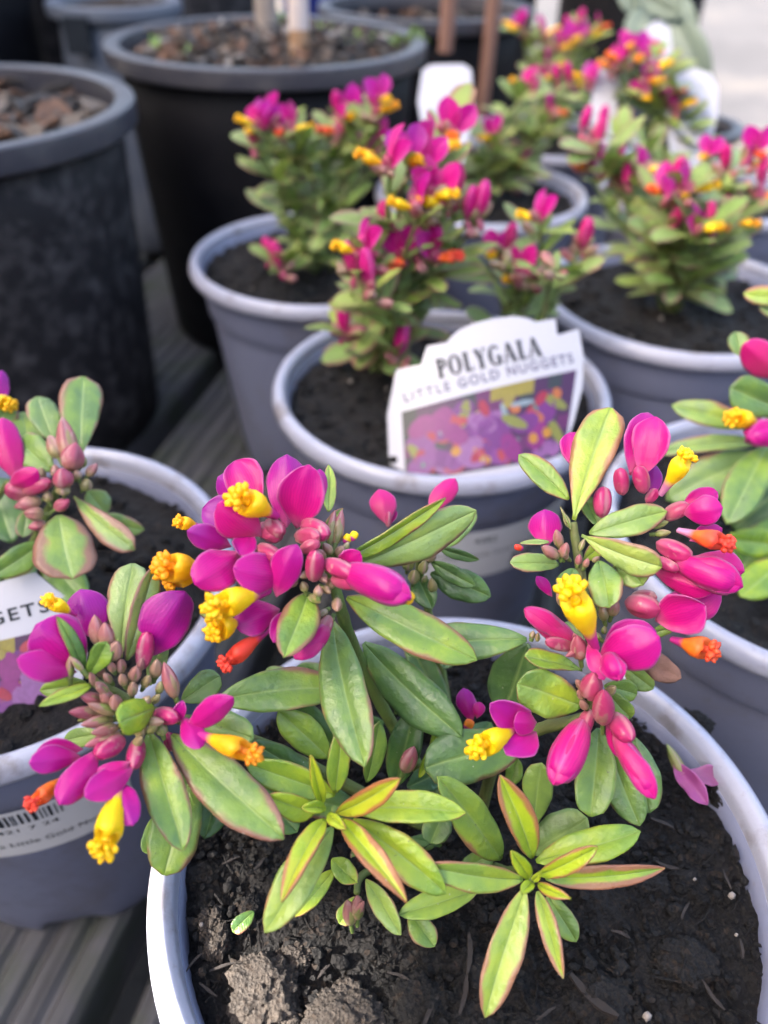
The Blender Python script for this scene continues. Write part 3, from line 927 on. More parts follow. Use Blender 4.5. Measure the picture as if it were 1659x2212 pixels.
# leaf table: base u v d, tip u v d, width, turn, tone, blush, pale, shape, fold, bend
LF = [
 # shoot with the big flower head
 (724,1342,.164, 783,1658,.150, 112, 12, .30,.35,.15,'e',.20,.05),
 (748,1292,.164,1032,1424,.158, 104,-12, .52,.55,.10,'e',.14,.07),
 (742,1206,.163, 965,1080,.168,  46, 40, .62,.55,.10,'l',.45,.03),
 (772,1212,.166,1031,1108,.172,  98, 15, .42,.55,.45,'e',.12,.05),
 (664,1278,.155, 616,1420,.143,  92,  5, .50,.55,.10,'e',.25,.06),
 (712,1105,.165, 708,1003,.170,  36, 20, .62,.70,.35,'l',.3,.05),
 (700,1140,.164, 742,1098,.166,  22, 10, .45,.9,.2,'l',.4,.0),
 (508,1330,.168, 432,1322,.170,  38, 10, .35,.25,.2,'e',.2,.03),
 # small shoot behind
 (930,1238,.186,1060,1290,.184,  74, 10, .16,.15,.05,'e',.2,.05),
 (930,1214,.183,1027,1265,.180,  44, 25, .20,.2,.1,'e',.3,.08),
 (948,1182,.184,1035,1210,.186,  26, 25, .22,.15,.1,'l',.3,.10),
 (936,1192,.187,1030,1108,.190,  54,-15, .40,.35,.2,'e',.2,.03),
 (900,1236,.186, 932,1316,.182,  56, 10, .14,.2,.0,'e',.25,.03),
 # inner leaves of the nearest pot
 (788,1386,.176, 996,1596,.168, 112,  8, .12,.12,.05,'e',.14,.05),
 (1138,1380,.168, 870,1404,.172,  92, 18, .22,.35,.12,'e',.12,.04),
 (1142,1392,.174,1085,1535,.180, 118,  5, .08,.1,.05,'r',.10,.03),
 (470,1512,.160, 717,1484,.165, 100, -8, .36,.38,.15,'r',.12,.04),
 (708,1640,.168, 603,1533,.166,  80,-10, .50,.22,.12,'e',.22,.05),
 (760,1640,.182, 600,1505,.182,  90,-10, .10,.15,.0,'e',.15,.05),
 (706,1702,.170, 538,1606,.164,  66,  0, .10,.1,.05,'e',.15,.06),
 (790,1690,.172, 822,1560,.170,  50, 20, .40,.25,.1,'e',.3,.02),
 (852,1700,.178, 892,1535,.176,  80,-15, .14,.15,.0,'e',.2,.04),
 (1132,1602,.172, 918,1662,.166, 122, -5, .10,.12,.08,'r',.12,.05),
 (1086,1852,.168, 942,1682,.158,  92, 10, .46,.3,.15,'e',.35,.08),
 (1150,1792,.176,1172,1650,.172,  70,  0, .40,.2,.25,'o',.15,.04),
 (1148,1845,.178,1266,1765,.174,  92,  0, .36,.15,.35,'r',.10,.03),
 (1290,1572,.168,1278,1764,.162,  90,  5, .36,.4,.12,'r',.25,.04),
 (1318,1610,.172,1380,1785,.168,  84,  5, .28,.15,.15,'e',.12,.03),
 (1365,1590,.176,1402,1756,.172,  78,  0, .32,.2,.2,'r',.1,.03),
 (960,1740,.176, 930,1822,.172,  66, 10, .30,.2,.15,'r',.2,.08),
 (880,1700,.184, 960,1660,.188,  60, 10, .16,.1,.0,'e',.2,.03),
 (990,1880,.178, 1070,1840,.178, 50, 10, .22,.1,.1,'e',.2,.03),
 (860,1830,.182, 980,1850,.184,  70,  0, .10,.1,.0,'e',.2,.03),
 (770,1500,.190, 640,1440,.196,  70,  0, .12,.1,.0,'e',.2,.03),
 (830,1560,.192, 720,1580,.188,  60,  0, .10,.1,.0,'e',.2,.03),
 (970,1560,.196, 880,1370,.200,  60, 10, .14,.1,.0,'e',.2,.03),
 (985,1390,.196, 960,1445,.192,  44, 10, .18,.1,.0,'e',.3,.02),
 (1000,1640,.186,1060,1560,.190, 60,  0, .12,.1,.0,'e',.2,.03),
 (930,1620,.180, 960,1540,.182,  24, 20, .55,.1,.0,'l',.4,.02),
 (905,1680,.176, 950,1590,.176,  22, 20, .60,.1,.0,'l',.4,.02),
 (1100,1700,.180,1120,1640,.180, 40, 10, .5,.2,.1,'e',.3,.02),
 (640,1480,.176, 575,1445,.182,  50, 10, .34,.1,.3,'e',.2,.03),
 (780,1760,.186, 640,1720,.184,  80, 0, .14,.1,.0,'e',.2,.03),
 (820,1800,.184, 760,1880,.180,  60, 0, .2,.1,.0,'e',.2,.03),
 (560,1700,.176, 640,1800,.174,  80, 0, .12,.1,.0,'e',.2,.03),
 # right flower shoot, lower tier
 (1256,1523,.162,1117,1480,.158, 104,-8, .52,.36,.08,'r',.08,.05),
 (1258,1450,.163,1134,1414,.160,  50, 30, .50,.45,.08,'o',.3,.06),
 (1306,1482,.168,1376,1500,.170,  50, 10, .45,.15,.15,'r',.2,.03),
 (1310,1490,.168,1362,1552,.168,  52, 10, .45,.15,.15,'r',.2,.05),
 (1398,1372,.164,1454,1356,.162,  28, 20, .55,.5,.2,'r',.3,.05),
 (1352,1440,.172,1410,1490,.172,  52, 10, .40,.15,.3,'e',.2,.03),
 (1262,1392,.170,1210,1350,.174,  62, 10, .30,.15,.1,'e',.2,.03),
 # right flower shoot, upper tier
 (1243,1124,.168,1316,880,.172, 104, -6, .66,.55,.22,'o',.10,.03),
 (1230,1078,.170,1119,983,.174,  60, 18, .50,.45,.12,'e',.22,.05),
 (1272,1150,.166,1442,1106,.164,  70,-15, .48,.40,.30,'e',.2,.10),
 (1256,1157,.163,1430,1224,.156,  74, 15, .55,.42,.50,'o',.2,.08),
 (1340,1196,.164,1388,1264,.160,  68,  0, .45,.35,.25,'r',.1,.05),
 (1292,1212,.162,1316,1312,.156,  78,  0, .36,.30,.15,'r',.12,.05),
 (1240,1228,.162,1222,1292,.158,  58,  0, .24,.25,.08,'r',.2,.03),
 (1208,1222,.166,1102,1213,.164,  46, 15, .42,.65,.35,'r',.25,.08),
 (1262,1208,.170,1302,1180,.172,  36, 10, .45,.1,.0,'e',.3,.03),
 (1186,1170,.168,1122,1174,.170,  16, 30, .40,.5,.3,'l',.2,.03),
 (1296,1140,.172,1262,1066,.176,  40, 10, .20,.2,.0,'e',.2,.03),
 # left flower shoot
 (260,1420,.152, 288,1217,.158,  92,-12, .40,.30,.55,'o',.12,.03),
 (272,1426,.150, 338,1222,.154,  66, 28, .45,.55,.45,'e',.2,.05),
 (182,1461,.146, 124,1331,.142,  36, 15, .36,.35,.05,'e',.3,.10),
 (185,1466,.146, 231,1388,.144,  48, 10, .50,.20,.05,'o',.35,.06),
 (196,1478,.146,  85,1527,.140,  34, 20, .58,.55,.15,'l',.35,.05),
 (186,1472,.148,  86,1494,.146,  48, -5, .42,.2,.1,'e',.25,.05),
 (334,1528,.148, 258,1562,.138,  80,-15, .58,.30,.0,'r',-.25,.10),
 (326,1578,.152, 390,1841,.142,  92,  8, .34,.36,.12,'e',.22,.06),
 (374,1584,.154, 612,1815,.145, 118, -8, .36,.48,.18,'e',.14,.06),
 (420,1655,.162, 350,1890,.154, 116,  5, .34,.16,.08,'r',.10,.04),
 (336,1760,.164, 320,1845,.160,  40, 10, .45,.2,.1,'r',.2,.02),
 (486,1640,.168, 440,1812,.164,  84,  0, .12,.1,.0,'e',.15,.03),
 (392,1512,.160, 476,1462,.164,  66,  5, .38,.2,.35,'r',.15,.05),
 (416,1552,.156, 548,1592,.152,  78, -5, .42,.32,.25,'r',.15,.05),
 (214,1582,.156, 138,1602,.158,  46,  0, .38,.15,.35,'e',.2,.03),
 (322,1480,.158, 350,1376,.162,  46,  5, .36,.15,.35,'r',.2,.03),
 (236,1480,.156, 226,1560,.160,  40,  0, .40,.2,.1,'e',.2,.03),
 # front rosette, left
 (697,1737,.152, 672,1632,.146,  30, 15, .74,.35,.0,'l',.45,.06),
 (724,1754,.151, 865,1685,.142,  58, 18, .76,.50,.0,'e',.38,.05),
 (760,1748,.154,1006,1757,.150,  78,-10, .60,.36,.08,'e',.32,.06),
 (680,1754,.153, 573,1722,.148,  62,-10, .60,.28,.05,'l',.35,.05),
 (722,1722,.157, 533,1644,.154,  80,-12, .48,.22,.05,'e',.30,.06),
 (728,1712,.156, 735,1555,.154,  52, 10, .52,.28,.08,'l',.38,.05),
 (704,1748,.150, 653,1744,.145,  28, 10, .70,.15,.05,'e',.45,.08),
 (708,1758,.149, 746,1792,.143,  28, 10, .70,.20,.05,'e',.45,.10),
 (704,1770,.150, 606,1948,.138,  58, 12, .72,.42,.05,'l',.35,.10),
 (722,1790,.153, 568,2012,.143,  96,  0, .46,.48,.30,'e',.22,.10),
 (738,1768,.151, 878,1950,.139,  62,-12, .70,.70,.0,'l',.42,.12),
 (764,1768,.155, 962,1934,.148,  96,  0, .54,.28,.05,'e',.26,.12),
 (716,1856,.166, 772,1906,.162,  54,  0, .42,.15,.05,'e',.2,.06),
 (790,1900,.160, 866,2020,.154,  54, 10, .44,.50,.35,'e',.25,.08),
 (778,1936,.166, 734,1996,.163,  52,  0, .40,.35,.15,'r',.2,.05),
 (1034,1926,.162, 860,1972,.157,  68, 10, .40,.2,.15,'e',.22,.06),
 (886,1966,.164, 938,2046,.161,  64,  5, .34,.35,.1,'e',.2,.05),
 (724,1880,.166, 636,1978,.160,  48, 10, .58,.2,.1,'e',.25,.05),
 (940,1880,.174, 860,1880,.172,  60,  0, .26,.2,.1,'e',.2,.05),
 # front rosette, right
 (1147,1856,.158,1083,1674,.154,  74, 14, .56,.72,.0,'e',.35,.05),
 (1130,1897,.156, 912,1872,.149,  70,-12, .54,.55,.18,'e',.32,.06),
 (1160,1888,.153,1292,1832,.147,  48, 15, .58,.85,.0,'e',.35,.06),
 (1178,1898,.157,1437,1874,.156,  58, 12, .42,1.25,.0,'l',.22,.04),
 (1158,1862,.161,1383,1794,.160,  86,-10, .48,.28,.05,'e',.20,.06),
 (1130,1916,.154,1052,2200,.146,  88, -6, .50,.42,.30,'e',.30,.06),
 (1158,1926,.153,1220,2114,.146,  48,  8, .55,.55,.25,'l',.32,.06),
 (1184,1930,.160,1243,2036,.157,  64,  0, .34,.18,.15,'e',.18,.06),
 (1162,1908,.151,1232,1942,.145,  30, 10, .68,.60,.0,'l',.4,.08),
 (1142,1900,.151,1107,1838,.146,  36, 12, .66,.50,.0,'e',.42,.06),
 (1150,1906,.149,1128,1930,.145,  28, 10, .64,.1,.05,'e',.4,.08),
 (1152,1904,.149,1166,1884,.146,  18, 10, .72,.1,.05,'l',.4,.05),
]
for q in LF:
    bu, bv, bd, tu, tv, td, wd, tw, tone, blush, pale, shp, fold, bend = q
    a, b = P(bu, bv, bd), P(tu, tv, td)
    ros = bd < .1665 and min(bv, tv) > 1620 and 540 < bu < 1200
    wm = wd * (.86 if ros else .94) * (bd + td) / 2 / FPX
    if ros: fold, tone, blush = fold * 1.25 + .08, tone + .07, blush + .05
    tone += .08; pale += .05; blush = blush * random.uniform(.35, 1.35) + .04
    add_blade('leaf', 'leaf', plant, a, b, wm, tw, tone + random.uniform(-.04, .04), blush, pale, shape=shp, fold=fold, bend=bend,
              curl=random.uniform(.02, .16), wave=random.uniform(.03, .14), twist=random.uniform(-.4, .4), rows=19, cols=11)

def flower_at(par, base, wings=(), keel=None, calyx=None, extra=()):
    """one flower: wing petals, keel with lobed crest, pouch-like sepals; all spots as picture point + depth"""
    f = bpy.data.objects.new('flower', None)
    C.objects.link(f)
    f.empty_display_size = .003
    f.parent = par
    f.location = par.matrix_world.inverted() @ P(*base)
    f.matrix_world = Matrix.Translation(P(*base))
    for q in wings:
        bu, bv, bd, tu, tv, td, wd, tw, tone = q[:9]
        fold = q[9] if len(q) > 9 else .35
        a, b = P(bu, bv, bd), P(tu, tv, td)
        add_blade('wing_petal', 'petal', f, a, b, wd * 1.08 * (bd + td) / 2 / FPX, tw, tone, 0, 0, shape='w', bend=random.uniform(.04, .14), wave=random.uniform(.06, .22), rows=17, cols=13, wrap=random.choice((1, 1, 1, -.8)) * random.uniform(.35, .75), twist=random.uniform(-.45, .45))
    if keel:
        bu, bv, bd, tu, tv, td, wd, tone = keel[:8]
        add_keel(f, P(bu, bv, bd), P(tu, tv, td), wd * bd / FPX, tone, keel[8] if len(keel) > 8 else 0)
    if calyx:
        for q in calyx:
            bu, bv, bd, tu, tv, td, wd, tone = q[:8]
            add_bud('sepal', 'bud', f, P(bu, bv, bd), P(tu, tv, td), wd * bd / FPX, tone, .42, 2, .45)
    for q in extra:                                       # closed wings seen as one pointed pod
        bu, bv, bd, tu, tv, td, wd, tone, point, bulge = q
        A, B, wm = P(bu, bv, bd), P(tu, tv, td), wd * 1.14 * bd / FPX
        add_bud('keel', 'petal', f, A, A.lerp(B, .93), wm * .74, tone + .15, point, 2, bulge)
        for sg_, tw_ in ((1, 34), (-1, -38)):              # two wings folded over each other
            ax_ = (B - A).normalized()
            n_ = toward_cam((A + B) / 2, ax_, tw_)
            off = ax_.cross(n_) * 0 + n_ * (wm * .05)
            add_blade('wing_petal', 'petal', f, A + off * .3, B + off * .2, wm * .80, 0, tone + (.0 if sg_ > 0 else .12), shape='w', n=n_, bend=.16 if tw_ > 0 else .13, wave=.03, rows=17, cols=13, wrap=1.25, twist=.12 * sg_)
    return f
def buds(par, lst, seams=3):
    for q in lst:
        bu, bv, bd, tu, tv, td, wd, tone = q
        A, B, wm = P(bu, bv, bd), P(tu, tv, td), wd * .82 * bd / FPX
        L = (B - A).length
        B = A + (B - A) * (1.12 if wd < 30 else 1.0)
        o = add_bud('bud', 'bud', par, A, B, wm, tone, .80, seams, .55)
        WM[o.name] = par.matrix_world.copy()
        ax_ = (B - A).normalized()
        for k, (ang, ln, tn) in enumerate(((28, .74, -.38), (-75, .60, -.12), (110, .66, -.25))):
            n_ = toward_cam((A + B) / 2, ax_, ang + random.uniform(-25, 25))
            add_blade('sepal', 'bud', o, A - ax_ * (L * .04), A + (B - A) * ln + n_ * (wm * .28), wm * .78, 0, max(0, tone + tn), n=n_, shape='e', bend=.16, wrap=1.05, rows=9, cols=7)
        if wd > 16:                                       # short stalk
            C0 = A - ax_ * (L * .35)
            add_tube('stalk', 'stem', o, [C0, C0.lerp(A, .5), A + ax_ * L * .05], .0004, .00055, .2, 6)
# big head
flower_at(plant, (640,1140,.160), [(640,1142,.158, 668,1004,.152, 92,-6,.42), (618,1140,.162, 620,981,.164, 90,8,.72), (690,1085,.164, 692,1013,.166, 34,25,.62)],
          (612,1122,.156, 506,1070,.146, 60, .10), [(655,1130,.157, 708,1156,.151, 46,.95), (640,1160,.156, 690,1158,.150, 38,.85), (648,1190,.152, 690,1170,.150, 30, .8)])
flower_at(plant, (560,1120,.164), [(566,1100,.164, 506,996,.166, 80,-8,.34), (540,1080,.168, 470,1030,.172, 60,0,.85)], None, [(560,1140,.158, 606,1160,.153, 44,.85)])
flower_at(plant, (560,1165,.158), [(566,1158,.154, 470,1088,.148, 84,-10,.30), (540,1140,.160, 437,1098,.160, 76,12,.95)], None, [(556,1180,.154, 606,1206,.150, 36,.9), (575,1130,.157, 610,1150,.152, 40, .8)])
flower_at(plant, (510,1185,.158), [(520,1190,.154, 420,1262,.146, 88,8,.52), (500,1182,.156, 404,1146,.152, 56,-14,.88), (540,1150,.154, 520,1200,.150, 50,0,.5)],
          (470,1235,.158, 338,1222,.150, 62, .22), None)
flower_at(plant, (480,1130,.164), [(520,1150,.164, 450,1100,.164, 70,0,.85)], (446,1140,.162, 380,1126,.158, 30, .18), None)
flower_at(plant, (480,1240,.160), [], (480,1220,.160, 356,1258,.154, 46, .22), None)
flower_at(plant, (612,1240,.156), [(620,1245,.154, 503,1228,.146, 84,6,.55), (596,1290,.152, 642,1176,.148, 66,-12,.62)],
          (600,1270,.154, 448,1316,.142, 62, .06), [(676,1255,.152, 682,1190,.148, 42,.95), (700,1235,.156, 664,1210,.154, 36,.85)])
flower_at(plant, (598,1325,.158), [(606,1318,.157, 506,1350,.152, 76,6,.62), (630,1318,.156, 590,1388,.150, 44,0,.55)], (540,1335,.156, 450,1366,.148, 46, .05), None)
flower_at(plant, (600,1330,.158), [], (600,1345,.157, 478,1440,.149, 44, 1.0), None)
flower_at(plant, (712,1343,.156), [], None, [(712,1330,.157, 690,1378,.154, 32,.8)], [(708,1352,.156, 636,1424,.150, 62,.18,.5,.45)])
flower_at(plant, (705,1217,.152), [(730,1226,.153, 778,1192,.150, 50,10,.3)], None, [(700,1214,.152, 770,1244,.147, 44,.98), (716,1250,.152, 776,1262,.148, 38,.92)], [(738,1228,.151, 890,1290,.142, 94,.34,.34,.55)])
kk = flower_at(plant, (860,1285,.146), [], None, None)
add_bud('crest', 'keel', kk, P(862,1280,.145), P(892,1296,.143), 30*.145/FPX, .12, .3, 3, .4)
buds(plant, [(724,1178,.160, 739,1100,.162, 30,.55), (712,1180,.160, 722,1110,.162, 28,.5), (688,1290,.150, 688,1266,.150, 26,.35), (660,1278,.153, 654,1258,.152, 24,.2), (728,1296,.154, 728,1320,.150, 30,.3),
             (712,1270,.154, 720,1250,.153, 28,.3), (730,1200,.158, 742,1180,.156, 30,.3), (716,1196,.157, 700,1176,.155, 26,.35), (742,1190,.158, 752,1172,.158, 18,.1), (690,1240,.153, 704,1256,.151, 26,.4),
             (668,1286,.154, 690,1300,.150, 20,.15), (640,1250,.153, 626,1266,.151, 24,.4), (700,1205,.156, 688,1190,.153, 24,.45), (676,1170,.156, 660,1186,.152, 26,.5), (706,1318,.158, 690,1330,.156, 20,.2),
             (735,1262,.155, 752,1256,.154, 22,.2), (638,1196,.155, 620,1210,.151, 30,.6), (720,1330,.160, 712,1344,.160,18,.1), (668,1236,.153, 650,1246,.150, 22,.25), (696,1268,.153,712,1280,.151,22,.25)])
for (u, v, s) in ((752, 1160, 20), (766, 1154, 18)):
    o = add_bud('bud', 'keel', plant, P(u - 8, v + 14, .160), P(u + 4, v - 6, .160), s * .16 / FPX, .0, .3, 3, .4)
# buds and petals of the small shoot behind
flower_at(plant, (835,1132,.184), [(836,1136,.184, 820,1056,.188, 54,6,.12), (838,1136,.186, 846,1096,.188, 30,0,.3)], None, [(838,1140,.184, 840,1104,.184, 14,.9)])
flower_at(plant, (935,1105,.186), [(926,1112,.186, 982,1032,.190, 46,-6,.14)], None, None)
buds(plant, [(880,1230,.183, 886,1204,.180, 34,.05), (912,1238,.182, 918,1214,.180, 28,.1), (892,1258,.183, 896,1232,.180, 34,.12), (936,1280,.184, 932,1252,.182, 26,.15), (922,1216,.183, 932,1176,.182, 40,.35), (904,1210,.184, 900,1192,.183, 18,.05), (915,1262,.185, 920,1244,.184, 18,.05)])

# right head, upper tier
flower_at(plant, (1380,1062,.168), [(1384,1030,.166, 1420,900,.166, 74,-10,.42), (1364,1028,.168, 1398,890,.170, 74,14,.60)], None, [(1392,1066,.166, 1378,1006,.164, 36,.98), (1346,1070,.168, 1340,1010,.166, 34,.95), (1300,1118,.170, 1304,1050,.170, 40,.98)])
flower_at(plant, (1256,1010,.172), [(1262,1022,.174, 1230,934,.178, 62,0,.5)], None, None)
flower_at(plant, (1410,1090,.168), [(1404,1080,.170, 1412,1000,.172, 36,10,1.0)], (1410,1094,.167, 1492,972,.160, 46, .0, .8), [(1396,1086,.168, 1420,1056,.167, 24,.98)])
flower_at(plant, (1440,1118,.166), [(1474,1108,.164, 1562,1098,.160, 62,8,.52), (1470,1100,.166, 1550,1062,.166, 44,-12,.45)], (1438,1138,.162, 1584,1178,.152, 52, .72, 1.0), [(1430,1120,.167, 1490,1090,.164, 36,.85)])
flower_at(plant, (1420,1178,.164), [(1500,1200,.164, 1608,1236,.160, 60,-12,.25), (1410,1232,.164, 1545,1276,.158, 56,14,.35), (1490,1170,.166, 1560,1140,.166, 40,0,.5)], None, [(1418,1172,.163, 1496,1206,.158, 44,.98), (1412,1206,.162, 1466,1232,.158, 30,.92)], [(1452,1210,.161, 1606,1268,.154, 88,.28,.34,.60)])
flower_at(plant, (1360,1300,.164), [(1412,1330,.166, 1558,1276,.164, 82,-10,.40), (1416,1342,.162, 1522,1306,.156, 92,10,.34)], (1440,1378,.164, 1550,1410,.156, 50, .55), [(1350,1300,.164, 1426,1318,.160, 52,.9), (1362,1290,.166, 1420,1290,.164, 34,.75)])
flower_at(plant, (1184,1178,.170), [(1180,1182,.170, 1177,1100,.172, 68,0,.62), (1192,1290,.172, 1160,1244,.172, 24,0,.8)], None, None)
add_bud('bud', 'keel', plant, P(1130, 1186, .169), P(1112, 1180, .168), 14*.169/FPX, .8, .3, 3, .4)
buds(plant, [(1210,1184,.164, 1202,1148,.162, 28,.45), (1206,1204,.163, 1170,1180,.160, 32,.45), (1214,1204,.163, 1224,1176,.161, 28,.5), (1226,1206,.164, 1208,1190,.162, 22,.5), (1248,1220,.164, 1252,1200,.163, 20,.6), (1262,1226,.164, 1270,1208,.163, 18,.5),
             (1232,1142,.167, 1212,1098,.168, 10,.1), (1252,1190,.165, 1262,1166,.165, 16,.15), (1280,1214,.166, 1294,1204,.166,16,.3), (1330,1222,.166,1342,1206,.166,18,.2), (1296,1308,.164, 1304,1276,.163, 30,.1), (1320,1330,.164, 1330,1292,.162, 34,.4), (1306,1342,.164, 1300,1310,.163, 26,.2),
             (1212,1310,.168, 1204,1280,.168, 16,.4), (1372,1120,.168, 1400,1108,.168,24,.15), (1400,1136,.166, 1440,1128,.165, 26,.05), (1414,1154,.165, 1446,1150,.164, 22,.1), (1384,1142,.167, 1410,1126,.167, 20,.1)])
# right head, lower tier
flower_at(plant, (1290,1400,.160), [(1292,1430,.156, 1424,1374,.148, 96,10,.50), (1300,1404,.160, 1416,1360,.158, 70,-14,.58), (1272,1386,.156, 1304,1470,.152, 34,0,.42)],
          (1300,1430,.158, 1226,1258,.146, 66, .0), [(1306,1450,.154, 1340,1432,.150, 42,.98)], [(1312,1410,.152, 1338,1470,.148, 58,.20,.34,.45)])
flower_at(plant, (1240,1396,.162), [], None, [(1242,1398,.160, 1178,1384,.156, 30,.85)], [(1240,1394,.161, 1132,1314,.157, 62,.02,.55,.40)])
flower_at(plant, (1270,1546,.160), [], None, [(1276,1534,.159, 1254,1590,.154, 34,.92)], [(1262,1552,.157, 1194,1696,.148, 88,.15,.36,.55)])
flower_at(plant, (1320,1545,.160), [(1308,1560,.160, 1356,1640,.156, 44,14,.3)], None, [(1322,1542,.157, 1364,1600,.151, 46,.95)], [(1326,1580,.155, 1416,1726,.147, 64,.18,.34,.55)])
flower_at(plant, (1150,1563,.160), [(1156,1566,.160, 1058,1522,.152, 66,-10,.70), (1158,1580,.157, 1094,1630,.150, 66,16,.66), (1160,1560,.157, 1110,1560,.152, 50,0,.55)], (1132,1568,.158, 1022,1620,.148, 54, .0), None)
flower_at(plant, (1015,1560,.184), [(1018,1562,.184, 1002,1486,.186, 40,0,.75), (1030,1552,.183, 1036,1516,.184, 26,0,.5)], None, None)
add_bud('bud', 'keel', plant, P(1008, 1578, .182), P(1018, 1554, .182), 22*.18/FPX, .5, .3, 3, .4)
buds(plant, [(1254,1424,.158, 1246,1372,.155, 46,.7), (1262,1400,.159, 1226,1416,.156, 24,.6), (1252,1392,.158, 1240,1370,.157, 18,.6), (1274,1506,.157, 1284,1454,.152, 60,.85), (1260,1490,.158, 1246,1470,.156, 22,.4), (1258,1512,.158, 1250,1492,.156, 20,.4), (1310,1500,.158, 1328,1484,.156, 26,.2), (1266,1530,.158, 1256,1514,.156, 24,.35),
             (1302,1562,.156, 1304,1490,.149, 58,.9), (1290,1520,.157, 1280,1500,.156, 18,.3), (1304,1370,.163, 1306,1354,.163, 16,.05), (1298,1382,.162, 1280,1366,.163, 18,.05), (1148,1380,.166, 1152,1364,.166, 18,.2), (1160,1386,.166,1162,1368,.165,14,.25), (856,1536,.188, 860,1518,.188, 22,.98), (872,1668,.174, 895,1612,.172, 46,.6), (758,1996,.162, 750,1944,.158, 38,.45), (772,1984,.161, 772,1934,.157, 36,.45), (762,1975,.160,784,1950,.157,26,.45)])
o = add_blade('withered_petal', 'dry', plant, P(1372,1414,.166), P(1472,1464,.160), 58*.163/FPX, 10, shape='e', fold=.3, bend=.08, curl=.3, wave=.25)
# left head
flower_at(plant, (195,1380,.154), [(206,1384,.154, 176,1272,.154, 84,0,.92)], (176,1336,.152, 100,1294,.146, 34, .04), None)
flower_at(plant, (176,1430,.148), [(186,1436,.147, 76,1350,.141, 112,-8,.62), (166,1452,.145, 36,1424,.138, 66,14,.58)], None, None)
flower_at(plant, (322,1418,.154), [(318,1424,.153, 398,1276,.152, 104,6,.84), (312,1420,.154, 326,1300,.156, 60,-14,.8)], None, [(306,1446,.151, 318,1364,.149, 38,.96)])
flower_at(plant, (360,1545,.152), [(398,1576,.149, 506,1508,.144, 54,10,.58), (390,1548,.150, 434,1616,.143, 50,-8,.55), (384,1560,.150, 394,1514,.148, 26,0,.55), (420,1572,.150, 490,1520,.148, 40,-15,.7)],
          (400,1574,.149, 554,1632,.138, 50, .28), [(336,1540,.151, 384,1552,.147, 38,.98)])
flower_at(plant, (270,1600,.148), [(176,1636,.144, 62,1646,.138, 56,6,.66), (212,1616,.143, 130,1740,.135, 64,-8,.55), (180,1620,.146, 80,1620,.143, 40,0,.6)], (168,1660,.146, 56,1746,.136, 40, .60), [(268,1596,.147, 206,1632,.141, 46,.98)])
flower_at(plant, (300,1610,.148), [(292,1652,.144, 182,1722,.136, 62,8,.62), (250,1684,.143, 290,1782,.136, 54,-6,.70), (282,1644,.143, 200,1690,.140, 40,0,.5)], (272,1660,.145, 216,1858,.132, 68, .02), [(300,1596,.149, 286,1660,.143, 40,.95)])
buds(plant, [(214,1394,.148, 204,1328,.146, 42,.55), (234,1398,.147, 226,1344,.145, 42,.5), (240,1424,.147, 254,1386,.144, 44,.35), (380,1508,.152, 354,1430,.150, 42,.6), (262,1450,.149, 260,1424,.146, 30,.4), (286,1470,.149, 296,1440,.146, 34,.4), (334,1462,.151, 340,1424,.149, 34,.3), (310,1484,.150, 322,1462,.148, 26,.2), (342,1498,.151, 348,1474,.150, 24,.1),
             (286,1502,.148, 288,1476,.146, 28,.3), (240,1518,.147, 220,1492,.144, 36,.45), (254,1530,.146, 246,1502,.143, 36,.4), (222,1516,.148, 172,1500,.144, 36,.6), (222,1540,.148, 148,1538,.142, 36,.65), (246,1554,.147, 174,1566,.142, 34,.5), (256,1570,.147, 196,1584,.142, 32,.5), (262,1584,.147, 182,1612,.142, 34,.65), (250,1542,.146, 196,1522,.143, 28,.35),
             (300,1590,.148, 310,1566,.145, 30,.2), (318,1580,.148, 336,1568,.146, 26,.1), (352,1588,.150, 346,1560,.149, 34,.02), (318,1560,.147, 350,1560,.146, 28,.3), (222,1460,.148, 212,1440,.146, 24,.4), (240,1474,.147, 226,1456,.145, 22,.35), (270,1480,.147, 262,1458,.145, 24,.3), (246,1450,.147, 236,1432,.145, 22,.4), (304,1528,.147, 322,1506,.146, 28,.2), (330,1518,.150, 344,1502,.149, 22,.15),
             (292,1610,.147, 306,1594,.145, 26,.2), (378,1622,.156, 360,1580,.156, 40,.95), (208,1480,.146, 196,1456,.143, 22,.4), (180,1450,.144, 152,1420,.143, 20, .3), (152,1466,.145, 150,1424,.143, 22,.3), (196,1552,.146, 170,1556,.144, 14, .02), (276,1548,.146, 262,1526,.143, 26,.3), (232,1502,.146, 210,1476,.143,28,.45), (300,1450,.15, 306,1424,.149, 22,.5)])

# ------------------------------------------------------------------ things lying on the front soil
fl = thing('fallen_flower', 'faded purple fallen flower lying on the soil near the right rim', 'flower', PZ(1500, 1690, .118))
for (a, b, wd, tw, tone) in [((1452,1640), (1528,1738), 52, 10, .9), ((1470,1672), (1562,1682), 52, -20, .7)]:
    A, B = PZ(*a, .1215), PZ(*b, .1205)
    add_blade('wing_petal', 'petal', fl, A, B, wd * .8 * depth(A) / FPX, tw, tone, 0, 1.0 if tone < .8 else .6, shape='w', fold=.1, bend=.06, curl=-.2, wave=.35)
add_bud('keel', 'bud', fl, PZ(1440, 1606, .1225), PZ(1476, 1676, .1205), 26 * .19 / FPX, .1, .4, 3, .8, pale=1)
fl2 = thing('fallen_leaf', 'small curled green leaf on the soil left of the left rosette', 'leaf', PZ(520, 1990, .118))
add_blade('blade', 'leaf', fl2, PZ(548, 1968, .1215), PZ(503, 2014, .1205), 34 * .17 / FPX, 0, .34, .4, .1, shape='r', fold=.2, bend=.1)

